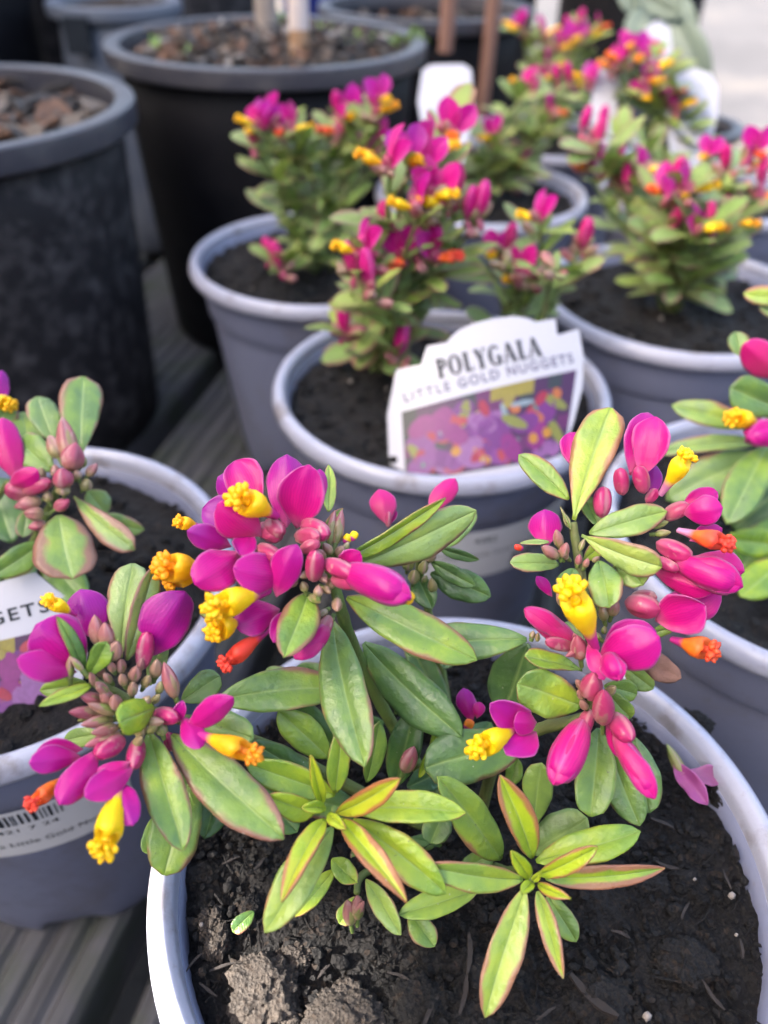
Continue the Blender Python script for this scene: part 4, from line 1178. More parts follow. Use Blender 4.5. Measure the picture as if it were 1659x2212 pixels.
# ------------------------------------------------------------------ plants at the two sides, leaf by leaf
def leaves(par, tab):
    for q in tab:
        bu, bv, bd, tu, tv, td, wd, tw, tone, blush, pale, shp, fold, bend = q
        add_blade('leaf', 'leaf', par, P(bu, bv, bd), P(tu, tv, td), wd * (bd + td) / 2 / FPX, tw, tone, blush, pale, shape=shp, fold=fold, bend=bend,
                  curl=.08, wave=.05, twist=random.uniform(-.2, .2))
pl = thing('flowering_plant', 'plant with pinkish rounded leaves in the barcode pot at the left edge', 'plant', (-.1153, .171, .115), 'flowering plants in grey pots')
rl = Vector((-.1153, .171, .113))
stem([rl, (60, 1200, .226), (110, 1090, .216), (140, 1020, .210)], .0014, .0009, .3, pl)
stem([rl, (-60, 1150, .23), (-10, 1080, .222), (20, 1040, .216)], .0013, .0009, .3, pl)
stem([rl, (-80, 1050, .232), (-40, 900, .23)], .0013, .0009, .3, pl)
leaves(pl, [
 (178,988,.214, 178,813,.222, 92, 5, .50,.75,.35,'o',.08,.03),
 (112,952,.216,  84,856,.222, 66, 5, .45,.45,.45,'r',.1,.03),
 (112,1018,.208,  40,946,.212, 74,-10, .42,.30,.15,'r',.15,.10),
 (128,1112,.208, 156,1250,.200,128, 0, .50,.95,.35,'r',.08,.05),
 (162,1070,.210, 288,1190,.204, 58, 8, .45,.85,.50,'o',.15,.08),
 (188,1126,.218, 312,1142,.222, 48, 5, .42,.25,.40,'e',.15,.04),
 (92,1170,.214, -14,1246,.208, 62,-5, .42,.25,.15,'e',.2,.05),
 (86,1196,.222, 186,1296,.218, 84, 0, .38,.15,.15,'e',.12,.04),
 (30,1170,.224, -20,1030,.230,110, 0, .16,.1,.15,'e',.12,.03),
 (58,1100,.216,  50,1160,.214, 40, 0, .45,.8,.4,'r',.12,.03),
 (60,970,.222,  50,890,.228, 80, 0, .45,.6,.3,'r',.12,.03),
 (20,1190,.220,  60,1260,.216, 80, 0, .20,.1,.1,'e',.12,.03),
 (-20,920,.222,  30,870,.226, 60, 0, .35,.5,.2,'e',.12,.03),
 (190,1060,.220, 230,1110,.222, 60, 0, .40,.4,.4,'e',.12,.03)])
flower_at(pl, (60,1040,.208), [(46,1048,.208, 2,902,.210, 62,-6,.34), (20,1052,.206, 82,1016,.202, 44,8,.2)], None, [(66,1072,.208, 10,1050,.206, 40,.8), (50,1064,.207, 110,1040,.204, 36, .85)])
flower_at(pl, (-20,890,.226), [(-10,890,.226, 6,800,.228, 40,0,.8)], (-40,850,.226, 32,880,.222, 40,.08), None)
buds(pl, [(156,1004,.207, 134,900,.208, 54,.55), (128,990,.207, 106,940,.208, 44,.4), (150,1016,.206, 164,956,.204, 62,.7), (138,1050,.204, 132,1012,.200, 54,.75), (188,1030,.208, 208,1004,.208, 26,.5), (180,1056,.208, 192,1036,.206, 34,.15), (138,1068,.205, 136,1044,.203, 38,.2), (172,1010,.208, 184,990,.208, 24,.05), (90,1080,.208, 30,1096,.206, 40,.6), (96,1110,.208, 50,1108,.206, 38,.5),
          (120,1100,.207, 150,1080,.205, 34,.8), (84,1040,.208, 90,1010,.207, 34,.25), (96,1060,.207, 76,1040,.206, 28,.3), (170,1036,.206, 164,1016,.205, 24,.3), (120,1030,.206, 118,1006,.205, 26,.4), (108,1086,.207, 100,1062,.206, 26,.2), (100,1130,.210, 60,1140,.208, 30,.7)])
pr = thing('flowering_plant', 'plant with long smooth leaves in the pot cut by the right edge', 'plant', (.1433, .2028, .115), 'flowering plants in grey pots')
rr = Vector((.1433, .2028, .113))
stem([rr, (1730, 1100, .258), (1690, 1010, .248), (1662, 950, .244), (1660, 860, .246)], .0014, .0009, .3, pr)
leaves(pr, [
 (1618,926,.244,1452,872,.250, 56, 12, .46,.35,.2,'e',.2,.06),
 (1656,956,.246,1414,980,.250, 40, 25, .40,.3,.4,'e',.25,.06),
 (1650,978,.246,1440,1082,.250,100, 10, .26,.3,.25,'e',.15,.07),
 (1664,966,.240,1566,1130,.232, 84, 0, .42,.32,.2,'e',.15,.05),
 (1700,886,.238,1577,838,.232, 84, 6, .32,.2,.15,'o',.25,.06),
 (1600,770,.244,1590,716,.246, 44, 10, .45,.7,.2,'e',.2,.03),
 (1700,1180,.246,1568,1160,.240, 62, 0, .60,.1,.0,'e',.2,.05),
 (1690,1210,.240,1600,1290,.236, 80, 0, .55,.1,.0,'e',.15,.05),
 (1700,1120,.256,1570,1250,.254, 80, 0, .40,.1,.0,'e',.15,.05),
 (1700,1050,.262,1580,1140,.266, 90, 0, .2,.1,.0,'e',.15,.05),
 (1690,1280,.250,1640,1210,.252, 60, 0, .3,.1,.0,'e',.15,.05),
 (1700,648,.246,1606,632,.250, 42, 10, .62,.75,.1,'e',.2,.05),
 (1700,690,.250,1640,660,.250, 30, 10, .40,.5,.6,'e',.2,.05)])
flower_at(pr, (1690,800,.240), [(1700,818,.240, 1604,744,.236, 68,-8,.10)], None, None)
flower_at(pr, (1670,930,.238), [(1640,930,.242, 1590,868,.244, 60,0,.6)], (1660,916,.240, 1572,900,.230, 48, .10), None, [(1690,930,.236, 1612,944,.230, 66,.35,.4,.5)])

# ------------------------------------------------------------------ copies for the blurred plants behind
def unit_leaf(k):
    v, f, uv = blade(Vector((0, 0, 0)), Vector((0, 1, 0)), (.30, .36, .42, .34, .26, .46)[k], Vector((0, 0, 1)), fold=(.2, .12, .3, .15, .35, .1)[k], bend=(.05, .09, .03, -.05, .06, .10)[k],
                    curl=.08, shape=('e', 'o', 'e', 'r', 'l', 'r')[k], wave=.06, rows=11, cols=7, seed=k, twist=(.2, -.2, .1, 0, .3, -.1)[k])
    me = mesh('leaf', v, f, True, uv); me.materials.append(M['leaf'])
    return me
UL = [unit_leaf(k) for k in range(6)]
def unit_wing(k):
    a = (R(24), R(-24), R(10), R(-38))[k]
    tip = Vector((math.sin(a), .12, math.cos(a)))
    v, f, uv = blade(Vector((0, 0, 0)), tip, .64, Vector((math.sin(a) * .3, -1, .2)), fold=.05, bend=.08, curl=-.15, shape='w', wave=.05, rows=11, cols=9, seed=k)
    me = mesh('wing_petal', v, f, True, uv); me.materials.append(M['petal'])
    return me
UW = [unit_wing(k) for k in range(4)]
(kv, kf, kuv), (cv, cf) = keel_data(1.0, .36, 4)
km = Matrix.Rotation(R(78), 3, 'X')
UK = mesh('keel', [km @ x for x in kv], kf, True, kuv); UK.materials.append(M['keel'])
UC = mesh('crest', [km @ x for x in cv], cf, True, [(.5, 1)] * len(cv)); UC.materials.append(M['keel'])
bv, bf, buv = bud_data(1.0, .5, .5, 3, .5, 2)
UB = mesh('bud', bv, bf, True, buv); UB.materials.append(M['bud'])
bv, bf, buv = bud_data(1.0, .42, .45, 2, .5, 5)
UP = mesh('wing_petal', bv, bf, True, buv); UP.materials.append(M['petal'])

def inst(name, me, par, mw, tone, blush=0.0, pale=0.0):
    o = bpy.data.objects.new(name, me)
    C.objects.link(o)
    o.parent = par
    o.matrix_basis = par.matrix_world.inverted() @ mw
    return props(o, tone, blush, pale)
def basis(y, z, loc, s):
    y = y.normalized()
    x = y.cross(z).normalized()
    z = x.cross(y)
    mt = Matrix((x, y, z)).transposed().to_4x4() @ Matrix.Scale(s, 4)
    mt.translation = loc
    return mt
def flower_copy(par, p, rnd, side=0.0, s=.0125, kt=.1, up=None, closed=False):
    f = bpy.data.objects.new('flower', None)
    C.objects.link(f); f.empty_display_size = .003
    f.parent = par
    rot = Matrix.Rotation(side + rnd.uniform(-.25, .25), 4, 'Z') @ Matrix.Rotation(rnd.uniform(-.25, .1), 4, 'X') @ Matrix.Rotation(rnd.uniform(-.3, .3), 4, 'Y')
    f.matrix_world = Matrix.Translation(p)
    f.location = par.matrix_world.inverted() @ p
    mw = Matrix.Translation(p) @ rot @ Matrix.Scale(s, 4)
    tn = rnd.uniform(.3, .75)
    if closed:
        inst('wing_petal', UP, f, mw, rnd.uniform(.05, .4))
        inst('sepal', UB, f, mw @ Matrix.Rotation(2.6, 4, 'X') @ Matrix.Scale(.4, 4), .9)
        return f
    for k in ((0, 1) if rnd.random() < .6 else (2, 3)):
        inst('wing_petal', UW[k], f, mw, tn + rnd.uniform(-.1, .15))
    inst('keel', UK, f, mw, kt, 0, .3)
    inst('crest', UC, f, mw, min(1, kt + .08))
    inst('sepal', UB, f, mw @ Matrix.Rotation(.7, 4, 'X') @ Matrix.Translation((0, 0, -.12)) @ Matrix.Scale(.5, 4), .92)
    return f

BG = .0
def bush(key, label, heads, Y, nleaf, seed, cu, cv_, ru, rv, ls=.022, tone=(.2, .55), blush=(.2, .7), pale=(.0, .45), low=.125, rootp=None):
    """cu, cv_, ru, rv: where the crown sits in the picture; the plant itself is built round its pot"""
    rnd = random.Random(seed)
    x0, y0 = POTSXY[key]
    t = thing('flowering_plant', label, 'plant', (x0, y0, .115), 'flowering plants in grey pots')
    rt = Vector((x0, y0, .113)) if rootp is None else PZ(*rootp, .113)
    tips = []
    for h in heads:
        u, v, dy, side, kt, kind = h
        p = PY(u, v, Y + dy)
        flower_copy(t, p - Vector((0, 0, .005)), rnd, side, rnd.uniform(.0125, .0150), kt, None, kind == 'c')
        tips.append(p - Vector((0, 0, .006)))
        if rnd.random() < (.3 if key == 'mid' else .75):
            flower_copy(t, p + Vector((rnd.uniform(-.009, .009), rnd.uniform(-.006, .008), rnd.uniform(-.012, .002))), rnd, side + rnd.uniform(-1, 1), rnd.uniform(.010, .013), rnd.choice((.05, .1, .3, .6)), None, rnd.random() < .45)
    extra = max(0, 9 - len(tips))
    for k in range(extra):
        a = rnd.uniform(0, 6.28); r = math.sqrt(rnd.random())
        tips.append(PY(cu + ru * .8 * r * math.cos(a), cv_ + rv * .8 * r * math.sin(a), Y + rnd.uniform(-.03, .03)))
    stems = []
    for p in tips:
        q0 = rt + Vector((rnd.uniform(-.006, .006), rnd.uniform(-.006, .006), -.001))
        q1 = q0.lerp(p, .35) + Vector((rnd.uniform(-.008, .008), rnd.uniform(-.008, .008), .006))
        q2 = q0.lerp(p, .7) + Vector((rnd.uniform(-.005, .005), rnd.uniform(-.005, .005), .004))
        add_tube('stem', 'stem', t, [q0, q1, q2, p], .0013, .0007, rnd.uniform(.1, .6), 6)
        stems.append((q0, q1, q2, p))
        for k in range(rnd.randint(2, 5)):
            d = Vector((rnd.uniform(-1, 1), rnd.uniform(-1, .6), rnd.uniform(.1, 1))).normalized()
            inst('bud', UB, t, basis(d.orthogonal(), d, p + d * .002 - Vector((0, 0, rnd.uniform(0, .006))), rnd.uniform(.0055, .0085)) , rnd.uniform(.2, .8))
    for k in range(nleaf):
        q0, q1, q2, p = stems[k % len(stems)]
        tt = rnd.random() ** .8
        tt = .12 + .86 * tt
        c = q0.lerp(q1, tt / .35) if tt < .35 else (q1.lerp(q2, (tt - .35) / .35) if tt < .7 else q2.lerp(p, (tt - .7) / .3))
        if c.z < low: c.z = low + rnd.uniform(0, .01)
        a = k * 2.4 + rnd.uniform(-.4, .4)
        el = rnd.uniform(-.35, .85) if tt < .6 else rnd.uniform(.1, 1.0)
        d = Vector((math.cos(a) * math.cos(el), math.sin(a) * math.cos(el), math.sin(el)))
        n = Vector((0, -.35, 1)) - d * Vector((0, -.35, 1)).dot(d)
        if n.length < .05: n = Vector((0, -1, 0))
        young = tt > .75 and rnd.random() < .5
        inst('leaf', UL[rnd.randrange(6)], t, basis(d, n.normalized(), c, ls * rnd.uniform(.55, 1.12) * (.7 if young else 1)),
             (rnd.uniform(.5, .8) if young else rnd.uniform(*tone) + .08), rnd.uniform(*blush) + .12, rnd.uniform(*pale) + .20)
    return t
LFT, RGT, FRN = -1.1, 1.1, 0.0
bush('back', 'dense leafy plant in the grey pot before the large black pot',
     [(590,232,0,LFT,.1,'o'), (622,258,-.01,RGT,.05,'o'), (560,250,-.01,LFT,.05,'o'), (765,222,.01,FRN,.05,'o'), (808,220,.0,RGT,.2,'o'), (740,262,.0,LFT,.7,'o'), (820,290,.0,FRN,.1,'c'), (606,560,-.045,FRN,.1,'c'), (545,290,-.01,FRN,.1,'c')],
     .430, 230, 21, 680, 400, 150, 150, .0225, (.3, .65), (.2, .6), (.1, .55))
bush('mid', 'plant with many magenta flowers behind the POLYGALA label',
     [(845,330,-.01,LFT,.15,'o'), (885,318,0,FRN,.1,'o'), (925,290,.01,RGT,.1,'o'), (975,262,.03,FRN,.4,'o'), (920,392,-.01,RGT,.05,'o'), (965,410,-.01,LFT,.05,'o'), (908,425,-.02,LFT,.05,'o'), (1010,445,.0,RGT,.3,'c'), (1035,440,0,RGT,.2,'c'), (985,400,.01,FRN,.1,'c'),
      (788,520,-.02,LFT,.08,'o'), (770,545,-.02,LFT,.1,'c'), (830,480,0,LFT,.1,'c'), (865,530,-.01,FRN,.6,'o'), (930,530,-.01,RGT,.7,'o'), (800,590,-.03,LFT,.2,'c'), (862,745,-.012,LFT,.2,'c'), (745,695,-.01,LFT,.2,'c')],
     .305, 200, 22, 900, 560, 130, 200, .0235, (.3, .7), (.25, .8), (.05, .6), rootp=(838, 800))
bush('mid', 'slender sprig with three blooms rising behind the right side of the POLYGALA label',
     [(1172,450,0,LFT,.03,'o'), (1140,572,-.01,LFT,.05,'o'), (1260,512,.0,RGT,.1,'c'), (1100,520,.01,LFT,.1,'c')],
     .330, 50, 32, 1150, 560, 90, 90, .024, (.25, .6), (.2, .6), (.1, .6), rootp=(1085, 775))
bush('behind', 'plant in the hidden grey pot left of the reddish stake',
     [(1070,280,0,LFT,.1,'o'), (1120,330,.02,FRN,.25,'o'), (1185,225,.02,RGT,.6,'o'), (1140,170,.03,LFT,.1,'o'), (1232,160,.03,FRN,.1,'c')],
     .545, 200, 23, 1150, 380, 110, 170, .024, (.2, .6), (.2, .7), (.1, .6))
bush('right', 'plant with spreading blooms in the grey pot right of the POLYGALA label',
     [(1440,395,-.01,LFT,.5,'o'), (1484,390,-.02,RGT,.05,'o'), (1505,475,-.03,RGT,.06,'o'), (1460,470,-.02,FRN,.5,'c'), (1580,455,0,RGT,.2,'o'), (1612,330,.01,RGT,.1,'o'), (1575,345,.02,FRN,.2,'c'), (1640,400,0,RGT,.6,'o'), (1385,350,.02,RGT,.1,'o'), (1340,360,.03,FRN,.1,'c'), (1280,345,.03,LFT,.4,'o'), (1292,292,.03,FRN,.1,'c'), (1540,480,-.02,FRN,.1,'c')],
       .382, 290, 24, 1420, 500, 160, 140, .0255, (.2, .55), (.15, .7), (.05, .5))
bush('far1', 'rearmost flowering plant with blooms at the top of the picture',
     [(1130,45,0,LFT,.1,'o'), (1172,60,0,RGT,.15,'o'), (1200,90,-.01,RGT,.1,'o'), (1235,72,0,FRN,.2,'o'), (1268,62,.01,RGT,.1,'o'), (1180,130,-.02,RGT,.1,'o'), (1250,45,.01,FRN,.2,'c'), (1215,100,0,LFT,.1,'c')],
     .690, 220, 25, 1190, 160, 90, 130, .024, (.25, .6), (.2, .6), (.1, .5))
bush('far2', 'flowering plant in front of the white tags at the far right',
     [(1350,115,0,LFT,.4,'o'), (1378,105,0,FRN,.3,'o'), (1405,130,0,RGT,.1,'o'), (1392,165,-.01,RGT,.1,'o'), (1425,160,0,FRN,.1,'c'), (1330,125,0,LFT,.4,'o'), (1460,215,-.01,RGT,.1,'o'), (1440,190,0,RGT,.5,'o'), (1275,160,.01,LFT,.1,'o'), (1300,265,-.06,FRN,.1,'c')],
     .560, 230, 26, 1360, 230, 90, 130, .024, (.25, .6), (.2, .6), (.1, .5))

# ------------------------------------------------------------------ black pots with bark mulch
def chip_mesh(k):
    r = random.Random(100 + k)
    n = 7
    L, W = 1.0, r.uniform(.35, .7)
    top, bot = [], []
    for i in range(n):
        a = 2 * math.pi * i / n
        x, y = .5 * L * math.cos(a) * r.uniform(.7, 1.1), .5 * W * math.sin(a) * r.uniform(.7, 1.1)
        z = .16 * math.sin(3 * x + k) + r.uniform(-.03, .03)
        top.append(Vector((x, y, z + .07))); bot.append(Vector((x, y, z - .07)))
    vs = top + bot
    fs = [tuple(range(n)), tuple(range(2 * n - 1, n - 1, -1))] + [(i, n + i, n + (i + 1) % n, (i + 1) % n) for i in range(n)]
    me = mesh('bark_chip', vs, fs, False)
    me.materials.append(M[('bark', 'barkg', 'barkd', 'bark', 'barkg', 'pebble', 'bark', 'barkd')[k]])
    return me
CHIPS = [chip_mesh(k) for k in range(8)]
def black_pot(name, x, y, rad, h, label, mat='black', rmat='blackrim', taper=.84, chips=0, seed=0, lip=.011, chipw=(0, 1, 2, 3, 4, 6, 7), cs=(.010, .028), z0=0.0, cat='pot', soil_drop=.020, group=None, dome=0.0):
    t = thing(name, label, cat, (x, y, z0), group)
    rb = rad * taper
    rn = rad - .0085
    body = [(rb * .86, .004), (rb * .97, 0), (rb, .003)] + [(rb + (rn - rb) * k / 6, .003 + (h - lip - .004) * k / 6) for k in range(1, 7)] + [(rn - .0035, h - lip), (rn - .0050, h - .03), (rn - .009, h - .06)]
    v, f, _ = lathe(body, 96)
    o = link('pot_body', mesh('pot_body', v, f), M[mat]); o.parent = t
    rim = [(rn + .0002, h - lip + .001), (rad - .001, h - lip), (rad, h - lip + .001), (rad + .0004, h - .0022), (rad + .0001, h - .0008), (rad - .0012, h), (rad - .0088, h - .0002), (rad - .0100, h - .0010), (rad - .0108, h - .005), (rad - .0112, h - lip), (rad - .0120, h - .03)]
    v, f, _ = lathe(rim, 96)
    rme = mesh('rim', v, f); rme.set_sharp_from_angle(angle=R(32))
    o = link('rim', rme, M[rmat]); o.parent = t
    sm = soil_mesh(60, rad - .0118, 40 + seed, 1.6, 0, dome=dome)
    sm.materials.append(M['soilb'])
    o = link('soil', sm); o.parent = t; o.location.z = h - soil_drop; o['kind'] = 'stuff'
    r = random.Random(seed)
    for k in range(chips):
        a, q = r.uniform(0, 6.283), (rad - .022) * math.sqrt(r.random())
        s = r.uniform(*cs)
        o = bpy.data.objects.new('bark_chip', CHIPS[chipw[r.randrange(len(chipw))]]); C.objects.link(o); o.parent = t
        o.location = (q * math.cos(a), q * math.sin(a), h - soil_drop + .003 + dome * (1 - (q / (rad - .0118)) ** 2) + r.uniform(0, .005))
        o.rotation_euler = (r.uniform(-.5, .5), r.uniform(-.5, .5), r.uniform(0, 6.28))
        o.scale = (s, s, s * .8)
    return t
GB = 'black nursery pots behind the flowers'
pot_l = black_pot('nursery_pot', -.243, .452, .1055, .191, 'dusty black pot full of bark chips at the left edge', 'blackdull', 'blackrim', .84, 230, 1, .0125, group=GB, soil_drop=.013)
pot_m = black_pot('nursery_pot', -.0855, .620, .1075, .1978, 'large black pot of pebbles and bark with a stake and a grey trunk', 'black', 'blackrim', .82, 290, 2, .0115, (0, 1, 4, 5, 2, 3, 7, 7, 6, 2), (.006, .016), group=GB, soil_drop=.0085, dome=.005)
# weeds in the big pot
wrnd = random.Random(3)
WHERE = ['right of the stake, nearest the rim', 'right of the stake by the right rim', 'at the far right rim', 'just right of the tan stake', 'behind the grey trunk', 'at the left near the front rim', 'at the front rim left of the trunk', 'between the stake and the right rim', 'at the foot of the grey trunk', 'behind the tan stake']
for wi, (u, v) in enumerate([(860, 92), (880, 100), (905, 92), (750, 92), (600, 50), (340, 110), (390, 124), (790, 95), (580, 60), (700, 70)]):
    p = PZ(u, v, .1935)
    wd = thing('weed_seedling', 'tiny green weed in the pebble pot ' + WHERE[wi], 'weed', p, 'weeds in the large black pot')
    for k in range(7):
        d = Vector((wrnd.uniform(-1, 1), wrnd.uniform(-1, 1), wrnd.uniform(.3, 1.2)))
        inst('leaf', UL[k % 6], wd, basis(d, Vector((0, 0, 1)) if abs(d.normalized().z) < .95 else Vector((0, 1, 0)), p + Vector((wrnd.uniform(-.008, .008), wrnd.uniform(-.005, .005), 0)), wrnd.uniform(.006, .011)), wrnd.uniform(.25, .5), .05, .3)
def pole(name, label, cat, p0, p1, r0, r1, mat, top=None, cut=.0, group=None, parent=None):
    t = thing(name, label, cat, p0, group)
    if top:
        q = p0.lerp(p1, cut)
        add_tube('lower_end', mat, t, [p0, p0.lerp(q, .5), q], r0, r0 * .98, .3, 14, .01)
        add_tube('upper_end', top, t, [q, q.lerp(p1, .5), p1], r0 * .99, r1, .3, 14, .01)
    else:
        add_tube('shaft', mat, t, [p0, p0.lerp(p1, .35) + Vector((.002, 0, 0)), p0.lerp(p1, .7), p1], r0, r1, .3, 14, .02)
    return t
b0 = PZ(648, 124, .1925)
pole('stake', 'round tan stake with whitewashed upper part in the large black pot', 'stake', b0, b0 + Vector((.004, .0, .45)), .0066, .0066, 'stake', 'paleend', .036)
b0 = PZ(577, 82, .1925)
pole('tree_trunk', 'thin grey tree trunk standing in the large black pot', 'trunk', b0, b0 + Vector((.0, .004, .5)), .0078, .0065, 'trunk')

# ------------------------------------------------------------------ pots and stakes at the back
GD = 'dark pots in the back row'
pn = black_pot('nursery_pot', .028, .862, .098, .190, 'black pot right behind the large pebble pot', 'black', 'blackrim', .82, 40, 3, .011, group=GD)
sp = black_pot('nursery_pot', -.238, .795, .056, .197, 'slate grey upturned pot at the top left', 'slate', 'slate', 1.08, 0, 4, .010, soil_drop=.004)
black_pot('nursery_pot', -.225, .985, .105, .26, 'tall dark pot behind the slate pot at the top left', 'blackdull', 'blackrim', .86, 0, 5, .012, group=GD)
black_pot('nursery_pot', -.425, .80, .12, .26, 'dark pot cut by the top left corner', 'black', 'slate', .86, 0, 6, .012, group=GD)
black_pot('nursery_pot', -.455, 1.12, .125, .30, 'dark pot between the top left corner and the slate pot', 'blackdull', 'blackrim', .88, 0, 15, .012, group=GD)
black_pot('nursery_pot', -.075, 1.16, .072, .24, 'dark blue pot behind the tan stake', 'blue', 'blue', .88, 0, 7, .012)
black_pot('nursery_pot', .10, 1.17, .085, .25, 'dark pot between the blue pot and the brown stakes', 'black', 'blackrim', .86, 0, 8, .012, group=GD)
black_pot('nursery_pot', .255, 1.02, .085, .24, 'dark pot behind the rearmost flowering plant', 'black', 'blackrim', .86, 0, 9, .012, group=GD)
box('drain_notch', 'ink', sp, -.264, -.245, .7335, .7420, .166, .192)
b0 = PZ(962, 112, .175)
pole('stake', 'thin brown stake rising from the black pot behind the pebble pot', 'stake', b0, b0 + Vector((.0, .0, .45)), .0058, .0058, 'stakeb')
b0 = PY(1036, 185, .77); b0.z = .0
pole('stake', 'reddish brown stake right of the black pots', 'stake', b0, b0 + Vector((.012, .0, .62)), .0058, .0056, 'stakeb')
b0 = PY(292, 50, .985); b0.z = .245
pole('stake', 'pinkish brown post in the tall dark pot at the top left', 'stake', b0, b0 + Vector((-.004, 0, .4)), .016, .015, 'stakeb')
b0 = PY(64, 142, .86); b0.z = 0.0
pole('stake', 'leaning brown stake at the top left corner', 'stake', b0, b0 + Vector((-.06, .03, .55)), .0075, .007, 'stakeb')
b0 = PY(832, 38, 1.06); b0.z = 0.0
pole('stake', 'pale brown stake between the blue pot and the black pot', 'stake', b0, b0 + Vector((.0, .0, .6)), .011, .011, 'trunk')

# ------------------------------------------------------------------ labels
def plate(name, label, cat, pts, d, bow=.0, thick=.0006, mat='white', tilt=0.0, extra_down=0.0):
    """flat plastic plate facing the viewer; pts in picture units at depth d (its own plane), gently bowed"""
    cu = sum(p[0] for p in pts) / len(pts); cv0 = max(p[1] for p in pts)
    t = thing(name, label, cat, P(cu, cv0, d))
    inv = t.matrix_world.inverted()
    ulo, uhi = min(p[0] for p in pts), max(p[0] for p in pts)
    us = [ulo + .3, uhi - .3] + [ulo + (uhi - ulo) * k / 24 for k in range(1, 24)]
    for p in pts: us += [p[0] - .4, p[0] + .4]
    us = sorted({round(u, 2) for u in us if ulo < u < uhi})
    cols = []
    for u in us:                                          # the plate as narrow upright strips
        vv = []
        for k in range(len(pts)):
            (a, b), (c, e) = pts[k], pts[(k + 1) % len(pts)]
            if (a - u) * (c - u) < 0: vv.append(b + (e - b) * (u - a) / (c - a))
        cols.append((u, min(vv), max(vv)))
    vs = [inv @ plate_pt(u, v, d, cu, bow, tilt, cv0) for u, a, b in cols for v in (b, (a + b) / 2, a)]
    fs = [(3 * k + r, 3 * k + 3 + r, 3 * k + 4 + r, 3 * k + 1 + r) for k in range(len(cols) - 1) for r in (0, 1)]
    me = mesh('card', vs, fs, False)
    o = link('card', me, M[mat]); o.parent = t
    sm = o.modifiers.new('thickness', 'SOLIDIFY'); sm.thickness = thick; sm.offset = 0
    return t, cu, cv0
def plate_pt(u, v, d, cu, bow, tilt, cv0, lift=0.0):
    k = (u - cu) / 200
    return P(u, v, d) + FWD * (bow * k * k - lift + tilt * (cv0 - v) / 200)
def flat_mesh(name, mat, t, polys, d, cu, bow, tilt, cv0, lift, sub=False):
    inv = t.matrix_world.inverted()
    vs, fs = [], []
    for poly in polys:
        b = len(vs)
        vs += [inv @ plate_pt(u, v, d, cu, bow, tilt, cv0, lift) for u, v in poly]
        fs.append(tuple(range(b, b + len(poly))))
    o = link(name, mesh(name, vs, fs, False), M[mat]); o.parent = t
    return o
# bold display capitals: thick stems, thin joins and small serifs, on a unit cap height
def arc(cx, cy, rx, ry, a0, a1, n=14):
    return [(cx + rx * math.cos(R(a0 + (a1 - a0) * i / n)), cy + ry * math.sin(R(a0 + (a1 - a0) * i / n))) for i in range(n + 1)]
def ring(cx, cy, rx, ry, wx, wy, a0, a1, n=16):
    o, i = arc(cx, cy, rx, ry, a0, a1, n), arc(cx, cy, rx - wx, ry - wy, a0, a1, n)
    return [[o[k], o[k + 1], i[k + 1], i[k]] for k in range(n)]
def slab(x0, x1, y): return [(x0, y - .035), (x1, y - .035), (x1, y + .035), (x0, y + .035)]
def rect(x0, y0, x1, y1): return [(x0, y0), (x1, y0), (x1, y1), (x0, y1)]
GLY = {
 'P': (.66, [rect(.08, 0, .34, 1), slab(.0, .42, .035), slab(.0, .36, .965)] + ring(.32, .72, .36, .28, .22, .11, -90, 90)),
 'O': (.84, ring(.42, .5, .42, .53, .25, .10, 0, 360, 26)),
 'L': (.62, [rect(.08, 0, .34, 1), slab(.0, .42, .965), rect(.08, 0, .58, .10), [(.50, .0), (.58, .0), (.60, .26), (.55, .26)]]),
 'Y': (.78, [rect(.27, 0, .53, .48), slab(.20, .58, .028), [(.04, 1), (.32, 1), (.53, .46), (.27, .46)], [(.62, 1), (.72, 1), (.47, .46), (.40, .46)], slab(.0, .34, .972), slab(.54, .80, .972)]),
 'G': (.84, ring(.42, .5, .42, .53, .25, .10, 40, 325, 24) + [rect(.56, .02, .80, .44), slab(.48, .82, .44)]),
 'A': (.82, [[(.02, 0), (.13, 0), (.42, .98), (.32, .98)], [(.26, 1), (.50, 1), (.84, 0), (.55, 0)], rect(.18, .28, .58, .35), slab(.0, .22, .028), slab(.50, .86, .028)]),
}
XS = .80
def word(txt, u0, v0, ang, cap, gap=.06):
    ca, sa = math.cos(R(ang)), math.sin(R(ang))
    polys, x = [], 0
    for ch in txt:
        wdt, ps = GLY[ch]
        wdt *= XS
        for p in ps:
            p = [(a * XS, b) for a, b in p]
            polys.append([(u0 + cap * ((x + a) * ca + b * sa), v0 + cap * ((x + a) * sa - b * ca)) for a, b in p])
        x += wdt + gap
    return polys, x
def font_polys(txt, spacing=1.0, offset=0.0):
    cu = bpy.data.curves.new('letters', 'FONT')
    cu.body = txt; cu.size = 1; cu.space_character = spacing; cu.offset = offset; cu.resolution_u = 3
    o = bpy.data.objects.new('letters', cu)
    C.objects.link(o)
    me = bpy.data.meshes.new_from_object(o.evaluated_get(bpy.context.evaluated_depsgraph_get()))
    polys = [[(me.vertices[i].co.x, me.vertices[i].co.y) for i in p.vertices] for p in me.polygons]
    bpy.data.objects.remove(o); bpy.data.curves.remove(cu); bpy.data.meshes.remove(me)
    return polys
def place_text(polys, u0, v0, ang, cap, width=None):
    mx = max(p[0] for q in polys for p in q)
    sx = (width / mx) if width else cap / .7
    sy = cap / .7
    ca, sa = math.cos(R(ang)), math.sin(R(ang))
    return [[(u0 + x * sx * ca + y * sy * sa, v0 + x * sx * sa - y * sy * ca) for x, y in q] for q in polys]
bpy.context.view_layer.update()
LITTLE = font_polys('LITTLE GOLD NUGGETS', 1.25, .02)

